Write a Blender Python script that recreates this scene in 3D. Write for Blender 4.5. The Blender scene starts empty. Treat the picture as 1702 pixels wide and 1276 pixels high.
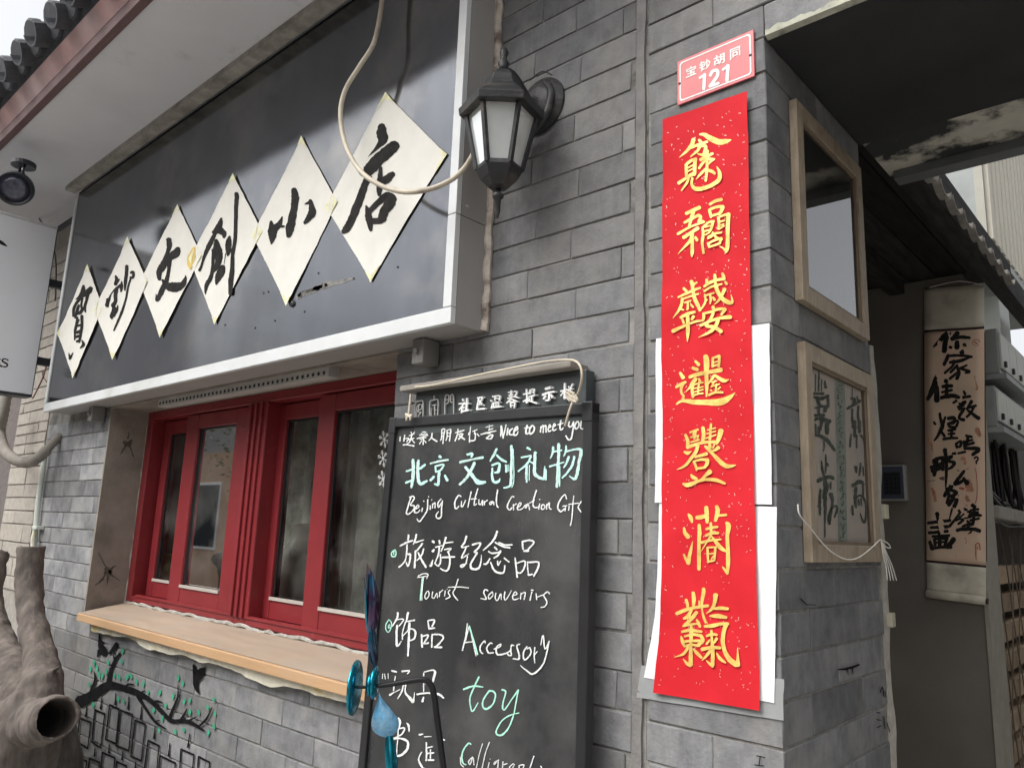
import bpy, bmesh, math, random
from mathutils import Vector, Matrix
rnd = random.Random(7)
S = bpy.context.scene
C = S.collection
# ---------------------------------------------------------------- camera
CAM = Vector((0.0, -1.2, 1.55))
YAW, PIT, ROL, FPX = -0.738880, 0.188920, 0.037480, 1280.38
def _basis():
    f = Vector((math.sin(YAW)*math.cos(PIT), math.cos(YAW)*math.cos(PIT), math.sin(PIT)))
    r = Vector((math.cos(YAW), -math.sin(YAW), 0)); u = r.cross(f)
    c, s = math.cos(ROL), math.sin(ROL)
    return r*c + u*s, u*c - r*s, f
RT, UP, FW = _basis()
cd = bpy.data.cameras.new('camera'); cam = bpy.data.objects.new('camera', cd); C.objects.link(cam)
m = Matrix.Identity(4)
for i in range(3):
    m[i][0] = RT[i]; m[i][1] = UP[i]; m[i][2] = -FW[i]; m[i][3] = CAM[i]
cam.matrix_world = m
cd.sensor_fit = 'HORIZONTAL'; cd.sensor_width = 36; cd.lens = FPX/1702*36; cd.clip_start = 0.02; cd.clip_end = 400
S.camera = cam
# ---------------------------------------------------------------- sky, sun, exposure (overcast day)
W = bpy.data.worlds.new('World'); S.world = W; W.use_nodes = True
nt = W.node_tree; bg = nt.nodes['Background']
sky = nt.nodes.new('ShaderNodeTexSky'); sky.sky_type = 'NISHITA'; sky.sun_disc = False
SUN_EL, SUN_AZ = math.radians(52), math.radians(200)     # azimuth measured from +Y towards +X
sky.sun_elevation = SUN_EL; sky.sun_rotation = SUN_AZ; sky.dust_density = 6; sky.air_density = 1.0; sky.ozone_density = 1
hs = nt.nodes.new('ShaderNodeHueSaturation'); hs.inputs['Saturation'].default_value = 0.16
nt.links.new(sky.outputs[0], hs.inputs['Color']); nt.links.new(hs.outputs[0], bg.inputs[0])
bg.inputs[1].default_value = 0.15
sd = bpy.data.lights.new('sun', 'SUN'); sd.energy = 0.5; sd.angle = math.radians(50); sd.color = (1, .975, .94)
so = bpy.data.objects.new('sun', sd); C.objects.link(so)
sdir = Vector((math.sin(SUN_AZ)*math.cos(SUN_EL), math.cos(SUN_AZ)*math.cos(SUN_EL), math.sin(SUN_EL)))
so.rotation_euler = sdir.to_track_quat('Z', 'Y').to_euler(); so.location = sdir*20
S.view_settings.view_transform = 'Standard'; S.view_settings.look = 'None'
S.view_settings.exposure = 0.95; S.view_settings.gamma = 1; S.view_settings.use_curve_mapping = False

# ---------------------------------------------------------------- pixel -> place helpers (photo is 1702 x 1276)
def ray(x, y):
    return RT*((x-851)/FPX) + UP*((638-y)/FPX) + FW
def atY(x, y, Y):
    d = ray(x, y); return CAM + d*((Y-CAM.y)/d.y)
def atX(x, y, X):
    d = ray(x, y); return CAM + d*((X-CAM.x)/d.x)
class Surf:
    """a real flat (or gently rippled) surface: maps a photo pixel to the point of the surface seen there"""
    def __init__(s, p0, n, disp=None):
        s.p = Vector(p0); s.n = Vector(n).normalized(); s.d = disp
    def at(s, x, y, off=0.0):
        d = ray(x, y); t = (s.p-CAM).dot(s.n)/d.dot(s.n); q = CAM + d*t
        return q + s.n*(off + (s.d(q) if s.d else 0))
def noise2(a, b, k=0):
    return math.sin(a*1.7+b*2.3+k*1.3)*.5 + math.sin(a*3.1-b*1.9+k*2.7+1.7)*.3 + math.sin(a*5.3+b*4.7+k+.4)*.2

# ---------------------------------------------------------------- objects
def link(o):
    C.objects.link(o); return o
def thing(name, label, cat, base, group=None):
    o = link(bpy.data.objects.new(name, None)); o.location = base; o.empty_display_size = .05
    o['label'] = label; o['category'] = cat
    if group: o['group'] = group
    return o
def tag(o, label, cat, group=None):
    o['label'] = label; o['category'] = cat
    if group: o['group'] = group
    return o
def setparent(o, p):
    if p is None: return
    o.parent = p
    q = p; L = Vector((0, 0, 0))
    while q is not None:
        L = L + q.location; q = q.parent
    o.location = o.location - L
def part(name, bm, mat, parent=None, smooth=False, bevel=0, seg=2, label=None, kind=None, recalc=True):
    if recalc and bm.faces: bmesh.ops.recalc_face_normals(bm, faces=bm.faces[:])
    me = bpy.data.meshes.new(name); bm.to_mesh(me); bm.free()
    if smooth:
        for p in me.polygons: p.use_smooth = True
    me.materials.append(mat)
    o = link(bpy.data.objects.new(name, me))
    if bevel:
        b = o.modifiers.new('bevel', 'BEVEL'); b.width = bevel; b.segments = seg; b.limit_method = 'ANGLE'; b.angle_limit = .6
    setparent(o, parent)
    if label: o['label'] = label
    if kind: o['kind'] = kind
    return o
def NB(): return bmesh.new()
def box(bm, x0, x1, y0, y1, z0, z1):
    v = [bm.verts.new((x, y, z)) for x in (x0, x1) for y in (y0, y1) for z in (z0, z1)]
    for f in ((0,1,3,2),(4,6,7,5),(0,4,5,1),(2,3,7,6),(0,2,6,4),(1,5,7,3)): bm.faces.new([v[i] for i in f])
    return bm
def bx(*a): return box(NB(), *a)
def poly(bm, pts):
    return bm.faces.new([bm.verts.new(p) for p in pts])
def slab(pts, n, t):
    """plate: polygon pts extruded by -n*t"""
    bm = NB(); n = Vector(n)
    a = [bm.verts.new(p) for p in pts]; b = [bm.verts.new(Vector(p)-n*t) for p in pts]
    bm.faces.new(a); bm.faces.new(b[::-1]); k = len(a)
    for i in range(k): bm.faces.new((a[i], b[i], b[(i+1) % k], a[(i+1) % k]))
    return bm
def cat(pts, n=6):
    """catmull-rom through tuples"""
    if len(pts) < 3:
        out = []
        a, b = pts[0], pts[-1]
        for i in range(n+1): out.append(tuple(p+(q-p)*i/n for p, q in zip(a, b)))
        return out
    P = [pts[0]]+list(pts)+[pts[-1]]; out = []
    for i in range(1, len(P)-2):
        for j in range(n):
            t = j/n
            out.append(tuple(.5*((2*b)+(-a+c)*t+(2*a-5*b+4*c-d)*t*t+(-a+3*b-3*c+d)*t**3) for a, b, c, d in zip(P[i-1], P[i], P[i+1], P[i+2])))
    out.append(tuple(pts[-1])); return out
def tube(bm, pts, r, seg=10, n=6, capped=True):
    """round tube through 3-D points; r number or list per point"""
    rr = r if isinstance(r, (list, tuple)) else [r]*len(pts)
    pp = cat([(p[0], p[1], p[2], q) for p, q in zip(pts, rr)], n) if n > 1 else [(p[0], p[1], p[2], q) for p, q in zip(pts, rr)]
    rings = []; prev = None
    for i, p in enumerate(pp):
        a = Vector(pp[max(i-1, 0)][:3]); b = Vector(pp[min(i+1, len(pp)-1)][:3]); t = (b-a)
        t = t.normalized() if t.length > 1e-9 else Vector((0, 0, 1))
        if prev is None:
            prev = t.orthogonal().normalized()
        prev = (prev - t*prev.dot(t)).normalized(); w = t.cross(prev)
        c = Vector(p[:3])
        rings.append([bm.verts.new(c + (prev*math.cos(k*math.tau/seg)+w*math.sin(k*math.tau/seg))*max(p[3], 1e-5)) for k in range(seg)])
    for i in range(len(rings)-1):
        for k in range(seg): bm.faces.new((rings[i][k], rings[i][(k+1) % seg], rings[i+1][(k+1) % seg], rings[i+1][k]))
    if capped:
        bm.faces.new(rings[0][::-1]); bm.faces.new(rings[-1])
    return bm
def lathe(bm, prof, c, seg=16, axis=None, caps=True, phase=0.0):
    """rings (radius, height) about a vertical axis (or given axis) through c"""
    c = Vector(c); ax = Vector(axis).normalized() if axis else Vector((0, 0, 1))
    e1 = Vector((1, 0, 0)) if axis is None else ax.orthogonal().normalized(); e2 = ax.cross(e1)
    R = []
    for r, h in prof:
        R.append([bm.verts.new(c + ax*h + (e1*math.cos(phase+k*math.tau/seg)+e2*math.sin(phase+k*math.tau/seg))*max(r, 1e-5)) for k in range(seg)])
    for i in range(len(R)-1):
        for k in range(seg): bm.faces.new((R[i][k], R[i][(k+1) % seg], R[i+1][(k+1) % seg], R[i+1][k]))
    if caps: bm.faces.new(R[0][::-1]); bm.faces.new(R[-1])
    return bm
# ---------------------------------------------------------------- brush / chalk strokes traced as ribbons that lie on a surface
def parse(s):
    out = []
    for st in s.split('|'):
        pts = [tuple(float(v) for v in p.split(',')) for p in st.split()]
        if pts: out.append(pts)
    return out
def ribbon(bm, pts, fn, off, rough=.0, n=5):
    """pts (x,y,width) in photo pixels"""
    pp = cat(pts, n); L = []; R = []; ctr = []
    for i, p in enumerate(pp):
        a = pp[max(i-1, 0)]; b = pp[min(i+1, len(pp)-1)]
        tx, ty = b[0]-a[0], b[1]-a[1]; l = math.hypot(tx, ty) or 1; tx /= l; ty /= l
        w = max(p[2], .12)*.5
        w1 = w*(1+rnd.uniform(-rough, rough)); w2 = w*(1+rnd.uniform(-rough, rough))
        L.append((p[0]-ty*w1, p[1]+tx*w1)); R.append((p[0]+ty*w2, p[1]-tx*w2)); ctr.append((p[0], p[1], tx, ty, w))
    vl = [bm.verts.new(fn(x, y, off)) for x, y in L]; vr = [bm.verts.new(fn(x, y, off)) for x, y in R]
    for i in range(len(vl)-1): bm.faces.new((vl[i], vr[i], vr[i+1], vl[i+1]))
    for e, sg in ((0, -1), (-1, 1)):
        x, y, tx, ty, w = ctr[e]
        if w < .15: continue
        arc = []
        for k in range(1, 4):
            a = math.pi*k/4
            dx = -ty*math.cos(a) + tx*math.sin(a)*sg*.8; dy = tx*math.cos(a) + ty*math.sin(a)*sg*.8
            arc.append(bm.verts.new(fn(x+dx*w, y+dy*w, off)))
        bm.faces.new([vl[e]]+arc+[vr[e]])
def glyph(name, data, surf, mat, parent, off=.0006, rough=.06, wmul=1.0, dz=.00007):
    ox, oy, sc, s = data; bm = NB()
    for k, st in enumerate(parse(s)):
        ribbon(bm, [(ox+x/sc, oy+y/sc, w/sc*wmul) for x, y, w in st], surf.at, off+k*dz, rough)
    me = part(name, bm, mat, parent, recalc=False)
    return me
def sheet(surf, left, right, nv, nu, off=0.0, jag=0.0):
    """grid between two pixel polylines (top to bottom)"""
    def samp(pl, t):
        L = [0]
        for a, b in zip(pl, pl[1:]): L.append(L[-1]+math.hypot(b[0]-a[0], b[1]-a[1]))
        d = t*L[-1]
        for i in range(len(pl)-1):
            if d <= L[i+1]+1e-6:
                k = (d-L[i])/((L[i+1]-L[i]) or 1); return (pl[i][0]+(pl[i+1][0]-pl[i][0])*k, pl[i][1]+(pl[i+1][1]-pl[i][1])*k)
        return pl[-1]
    bm = NB(); G = []
    for i in range(nv+1):
        a = samp(left, i/nv); b = samp(right, i/nv); row = []
        for j in range(nu+1):
            t = j/nu; jx = jag*rnd.uniform(-1, 1) if (j in (0, nu) or i in (0, nv)) else 0
            row.append(bm.verts.new(surf.at(a[0]+(b[0]-a[0])*t+jx, a[1]+(b[1]-a[1])*t+jx*.5, off)))
        G.append(row)
    for i in range(nv):
        for j in range(nu): bm.faces.new((G[i][j], G[i+1][j], G[i+1][j+1], G[i][j+1]))
    return bm
# ---------------------------------------------------------------- materials
_M = {}
def mk(name, col, rough=.6, var=.15, scale=8, bump=.0, bscale=60, metal=0, spec=.5, dirt=None, dscale=2.5, dth=(.5, .7), rvar=0, objrand=0, stretch=None, tint=None, coat=0, detail=6):
    if name in _M: return _M[name]
    mt = bpy.data.materials.new(name); mt.use_nodes = True; t = mt.node_tree; N = t.nodes; K = t.links
    b = N['Principled BSDF']; b.inputs['Roughness'].default_value = rough; b.inputs['Metallic'].default_value = metal
    b.inputs['Specular IOR Level'].default_value = spec
    if coat: b.inputs['Coat Weight'].default_value = coat; b.inputs['Coat Roughness'].default_value = .08
    geo = N.new('ShaderNodeNewGeometry'); vec = geo.outputs['Position']
    if stretch:
        mp = N.new('ShaderNodeMapping'); mp.inputs['Scale'].default_value = stretch; K.new(vec, mp.inputs['Vector']); vec = mp.outputs[0]
    def noise(sc, det=detail, src=None):
        n = N.new('ShaderNodeTexNoise'); n.inputs['Scale'].default_value = sc; n.inputs['Detail'].default_value = det; n.inputs['Roughness'].default_value = .6
        K.new(src if src is not None else vec, n.inputs['Vector']); return n
    n1 = noise(scale); cr = N.new('ShaderNodeValToRGB'); e = cr.color_ramp.elements
    e[0].position = .3; e[1].position = .7
    lo = [max(0, c*(1-var)) for c in col]; hi = [min(1, c*(1+var)) for c in col]
    if tint: hi = [min(1, h*k) for h, k in zip(hi, tint)]
    e[0].color = (*lo, 1); e[1].color = (*hi, 1)
    K.new(n1.outputs['Fac'], cr.inputs['Fac']); out = cr.outputs['Color']
    if dirt:
        n2 = noise(dscale, 8, geo.outputs['Position']); r2 = N.new('ShaderNodeValToRGB'); r2.color_ramp.elements[0].position = dth[0]; r2.color_ramp.elements[1].position = dth[1]
        K.new(n2.outputs['Fac'], r2.inputs['Fac'])
        mx = N.new('ShaderNodeMixRGB'); mx.inputs['Color2'].default_value = (*dirt, 1); K.new(r2.outputs['Color'], mx.inputs['Fac']); K.new(out, mx.inputs['Color1']); out = mx.outputs[0]
    if objrand:
        oi = N.new('ShaderNodeObjectInfo'); hv = N.new('ShaderNodeHueSaturation'); mr = N.new('ShaderNodeMapRange')
        mr.inputs['To Min'].default_value = 1-objrand; mr.inputs['To Max'].default_value = 1+objrand
        K.new(oi.outputs['Random'], mr.inputs['Value']); K.new(mr.outputs[0], hv.inputs['Value']); K.new(out, hv.inputs['Color']); out = hv.outputs[0]
    K.new(out, b.inputs['Base Color'])
    if rvar:
        mr = N.new('ShaderNodeMapRange'); mr.inputs['To Min'].default_value = max(.02, rough-rvar); mr.inputs['To Max'].default_value = min(1, rough+rvar)
        n4 = noise(scale*.6, 8); K.new(n4.outputs['Fac'], mr.inputs['Value']); K.new(mr.outputs[0], b.inputs['Roughness'])
    if bump:
        n3 = noise(bscale, 8); bp = N.new('ShaderNodeBump'); bp.inputs['Strength'].default_value = bump; bp.inputs['Distance'].default_value = .004
        K.new(n3.outputs['Fac'], bp.inputs['Height']); K.new(bp.outputs[0], b.inputs['Normal'])
    _M[name] = mt; return mt
def glassmat(name, tint=(.9, .95, .93), ior=1.5, rough=.0, dirt=.0, dscale=20):
    mt = bpy.data.materials.new(name); mt.use_nodes = True; t = mt.node_tree; N = t.nodes; K = t.links
    for n in list(N):
        if n.type != 'OUTPUT_MATERIAL': N.remove(n)
    o = N['Material Output']; tr = N.new('ShaderNodeBsdfTransparent'); tr.inputs[0].default_value = (*tint, 1)
    gl = N.new('ShaderNodeBsdfGlossy'); gl.inputs['Roughness'].default_value = rough
    fr = N.new('ShaderNodeFresnel'); fr.inputs[0].default_value = ior
    mx = N.new('ShaderNodeMixShader'); K.new(fr.outputs[0], mx.inputs[0]); K.new(tr.outputs[0], mx.inputs[1]); K.new(gl.outputs[0], mx.inputs[2])
    last = mx
    if dirt:
        df = N.new('ShaderNodeBsdfDiffuse'); df.inputs[0].default_value = (.6, .58, .54, 1); ns = N.new('ShaderNodeTexNoise'); ns.inputs['Scale'].default_value = dscale; ns.inputs['Detail'].default_value = 8
        ge = N.new('ShaderNodeNewGeometry'); K.new(ge.outputs['Position'], ns.inputs['Vector']); mr = N.new('ShaderNodeMapRange'); mr.inputs['From Min'].default_value = .4; mr.inputs['From Max'].default_value = .75
        mr.inputs['To Max'].default_value = dirt; K.new(ns.outputs['Fac'], mr.inputs['Value']); m2 = N.new('ShaderNodeMixShader')
        K.new(mr.outputs[0], m2.inputs[0]); K.new(mx.outputs[0], m2.inputs[1]); K.new(df.outputs[0], m2.inputs[2]); last = m2
    K.new(last.outputs[0], o.inputs[0]); return mt
def brickmat(name, base, pale, streak, spec=.22, objrand=.24, pth=(.46, .74), warm=(1.06, 1.0, .90)):
    mt = bpy.data.materials.new(name); mt.use_nodes = True; t = mt.node_tree; N = t.nodes; K = t.links; b = N['Principled BSDF']
    b.inputs['Roughness'].default_value = .82; b.inputs['Specular IOR Level'].default_value = spec
    geo = N.new('ShaderNodeNewGeometry'); P = geo.outputs['Position']; oi = N.new('ShaderNodeObjectInfo')
    va = N.new('ShaderNodeVectorMath'); va.operation = 'SCALE'; K.new(oi.outputs['Random'], va.inputs['Scale']); va.inputs[0].default_value = (7, 3, 5)
    vb = N.new('ShaderNodeVectorMath'); vb.operation = 'ADD'; K.new(P, vb.inputs[0]); K.new(va.outputs[0], vb.inputs[1]); Q = vb.outputs[0]
    def noise(sc, src, det=8, ro=.62):
        n = N.new('ShaderNodeTexNoise'); n.inputs['Scale'].default_value = sc; n.inputs['Detail'].default_value = det; n.inputs['Roughness'].default_value = ro; K.new(src, n.inputs['Vector']); return n.outputs['Fac']
    def ramp(src, p0, p1, c0=(0, 0, 0), c1=(1, 1, 1)):
        r = N.new('ShaderNodeValToRGB'); e = r.color_ramp.elements; e[0].position = p0; e[1].position = p1; e[0].color = (*c0, 1); e[1].color = (*c1, 1); K.new(src, r.inputs[0]); return r.outputs[0]
    def mix(f, a, c, k=1.0):
        m = N.new('ShaderNodeMixRGB'); K.new(a, m.inputs[1]); m.inputs[2].default_value = (*c, 1)
        mm = N.new('ShaderNodeMath'); mm.operation = 'MULTIPLY'; K.new(f, mm.inputs[0]); mm.inputs[1].default_value = k; K.new(mm.outputs[0], m.inputs[0]); return m.outputs[0]
    c = ramp(noise(30, Q), .3, .7, [x*.74 for x in base], [x*1.22 for x in base])
    c = mix(ramp(noise(8, Q), pth[0], pth[1]), c, pale, .75)                       # lime bloom
    mp = N.new('ShaderNodeMapping'); mp.inputs['Scale'].default_value = (90, 90, 9); K.new(Q, mp.inputs[0])
    c = mix(ramp(noise(1, mp.outputs[0], 4), .52, .75), c, streak, .5)               # brushed vertical streaks
    c = mix(ramp(noise(1.7, P), .5, .8), c, [pale[0]*warm[0]*.8, pale[1]*warm[1]*.8, pale[2]*warm[2]*.8], .55)   # dusty areas across the wall
    c = mix(ramp(noise(4.5, P), .60, .80), c, [x*.45 for x in base], .55)             # grime
    vo = N.new('ShaderNodeTexVoronoi'); vo.inputs['Scale'].default_value = 75; K.new(P, vo.inputs[0])
    c = mix(ramp(vo.outputs['Distance'], .03, .09, (1, 1, 1), (0, 0, 0)), c, (.40, .39, .37), .5)   # specks of mortar
    hv = N.new('ShaderNodeHueSaturation'); mr = N.new('ShaderNodeMapRange'); mr.inputs['To Min'].default_value = 1-objrand; mr.inputs['To Max'].default_value = 1+objrand
    K.new(oi.outputs['Random'], mr.inputs['Value']); K.new(mr.outputs[0], hv.inputs['Value']); K.new(c, hv.inputs['Color']); K.new(hv.outputs[0], b.inputs['Base Color'])
    bp = N.new('ShaderNodeBump'); bp.inputs['Strength'].default_value = .5; bp.inputs['Distance'].default_value = .003
    ad = N.new('ShaderNodeMath'); ad.operation = 'ADD'; K.new(noise(140, Q), ad.inputs[0]); K.new(noise(24, Q), ad.inputs[1]); K.new(ad.outputs[0], bp.inputs['Height']); K.new(bp.outputs[0], b.inputs['Normal'])
    return mt
BRICK = brickmat('grey_brick', (.165, .167, .172), (.27, .265, .25), (.24, .24, .235))
BRICKW = brickmat('weathered_grey_brick', (.175, .18, .19), (.36, .36, .35), (.34, .34, .335), pth=(.42, .68))
MORTAR = mk('mortar', (.16, .155, .145), .95, .4, 60, .5, 220, dirt=(.27, .26, .24), dscale=8, dth=(.42, .56), spec=.2)
MORTARP = mk('pale_pier_mortar', (.25, .24, .22), .95, .3, 60, .5, 220, dirt=(.12, .115, .105), dscale=7, dth=(.55, .7), spec=.2)
BEIGE = mk('beige_brick', (.36, .33, .29), .9, .16, 30, .3, 150, objrand=.1, spec=.2)
PLASTER = mk('grey_plaster', (.26, .232, .20), .92, .2, 9, .5, 70, dirt=(.12, .11, .095), dscale=7, dth=(.52, .78), spec=.2)
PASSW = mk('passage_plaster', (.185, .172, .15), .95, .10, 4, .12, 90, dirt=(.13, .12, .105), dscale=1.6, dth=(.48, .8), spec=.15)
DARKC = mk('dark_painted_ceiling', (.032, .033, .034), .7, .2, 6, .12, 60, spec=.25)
RED = mk('red_paint', (.215, .022, .027), .38, .10, 10, .06, 120, rvar=.1, dirt=(.29, .06, .055), dscale=40, dth=(.64, .75))
BLACKINK = mk('black_ink', (.022, .021, .02), .8, .5, 40, spec=.1)
PAPER = mk('rice_paper', (.68, .665, .61), .9, .05, 14, .1, 200, spec=.15)
GOLD = mk('gold_ink', (.80, .55, .15), .42, .25, 70, metal=.2, spec=.5)
REDPAPER = mk('red_paper', (.56, .014, .022), .75, .09, 9, .15, 26, spec=.2, tint=(1, 1.2, 1.2))
# ---------------------------------------------------------------- handwriting traced from the photograph: (origin x, origin y, scale, strokes x,y,width)
SIGN_CH = [
 (550, 200, 10, "870,110,120 870,230,180 880,330,165 830,420,90 640,620,5|1090,430,175 960,540,195 800,680,205 650,840,200 560,890,130 460,830,20|640,960,150 590,1060,115 530,1220,130 440,1450,140 350,1680,130 280,1800,130 220,1860,80|850,800,60 840,950,90 830,1100,110 820,1250,60|850,1050,100 960,980,140 1050,900,90|600,1430,30 630,1520,100 650,1650,120 680,1830,60|660,1520,80 800,1380,100 950,1270,130 1050,1300,130|1030,1300,170 1000,1400,180 910,1520,150 880,1620,150|660,1680,100 800,1680,110 900,1640,120"),
 (410, 300, 10, "430,690,40 450,850,150 450,950,120 435,1060,30|460,830,120 560,740,90 610,610,20|560,770,50 640,770,40|800,160,90 820,300,130 800,480,115 770,650,130 740,800,140 715,930,80|1070,340,60 1090,420,90 1100,540,130 1040,640,100 980,710,60|970,400,8 1060,370,60"),
 (300, 360, 10, "700,40,40 680,120,90 640,210,110 590,270,90|560,270,60 660,230,120 740,290,100 740,350,50|590,290,60 500,470,80 420,650,55 370,820,40 340,900,50|610,400,60 620,480,120 640,600,150 650,720,120 620,830,90 560,920,50|560,560,60 560,700,60 545,880,50 520,1020,70 450,1150,70 435,1290,20|720,840,90 690,930,130 640,1030,110 610,1130,30|840,340,40 820,450,110 815,600,80 800,660,20|770,620,15 740,800,6|950,-370,60 965,-330,72 950,-100,66 945,200,62 930,400,62 890,650,62 880,900,80 860,1080,90 848,1290,60"),
 (220, 380, 10, "630,190,90 640,300,85 610,400,60 540,520,20 490,620,5|780,340,80 740,420,140 620,500,110 520,650,120 470,740,100 480,850,60|640,520,80 630,700,60 600,850,70 560,950,90 500,1080,90 440,1190,80|420,1090,8 430,1170,50|530,860,40 600,950,120 730,980,170 850,940,110 900,850,60 905,780,8"),
 (130, 430, 10, "640,290,30 660,350,60 640,430,60|700,350,30 640,420,60|500,780,60 530,700,50 580,580,20 650,500,40 740,440,60|740,380,15 740,460,60 730,550,30|660,500,60 640,620,60 640,720,60 600,780,70|600,790,60 620,830,60 580,960,60 590,1000,30|680,780,20 660,860,50 600,950,70|830,130,60 825,250,60 805,380,60 795,530,25|900,240,40 940,230,50 940,310,50 890,320,40|900,320,35 850,480,35 810,680,35 740,900,40 680,1050,35 620,1200,25|520,680,50 510,790,60"),
 (80, 470, 10, "620,60,50 610,140,80 560,220,50 490,280,20|740,100,80 690,170,100 600,230,60 500,340,50 450,440,50 440,560,40|690,200,60 670,300,50 640,400,50 650,490,30|600,270,40 580,380,40 600,470,40|540,380,40 510,460,60 470,590,30|480,520,40 560,500,60 620,420,40|510,580,40 500,680,50 470,800,45 465,950,30|590,560,60 590,700,50 570,850,50 545,990,40|520,720,40 600,700,40|500,830,50 570,810,60|490,900,50 560,890,50|500,980,40 560,950,40|540,620,30 510,700,20|590,960,20 620,1030,60 560,1090,20|370,1170,10 390,1250,50|440,1160,8 400,1240,40 380,1270,30")]
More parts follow.
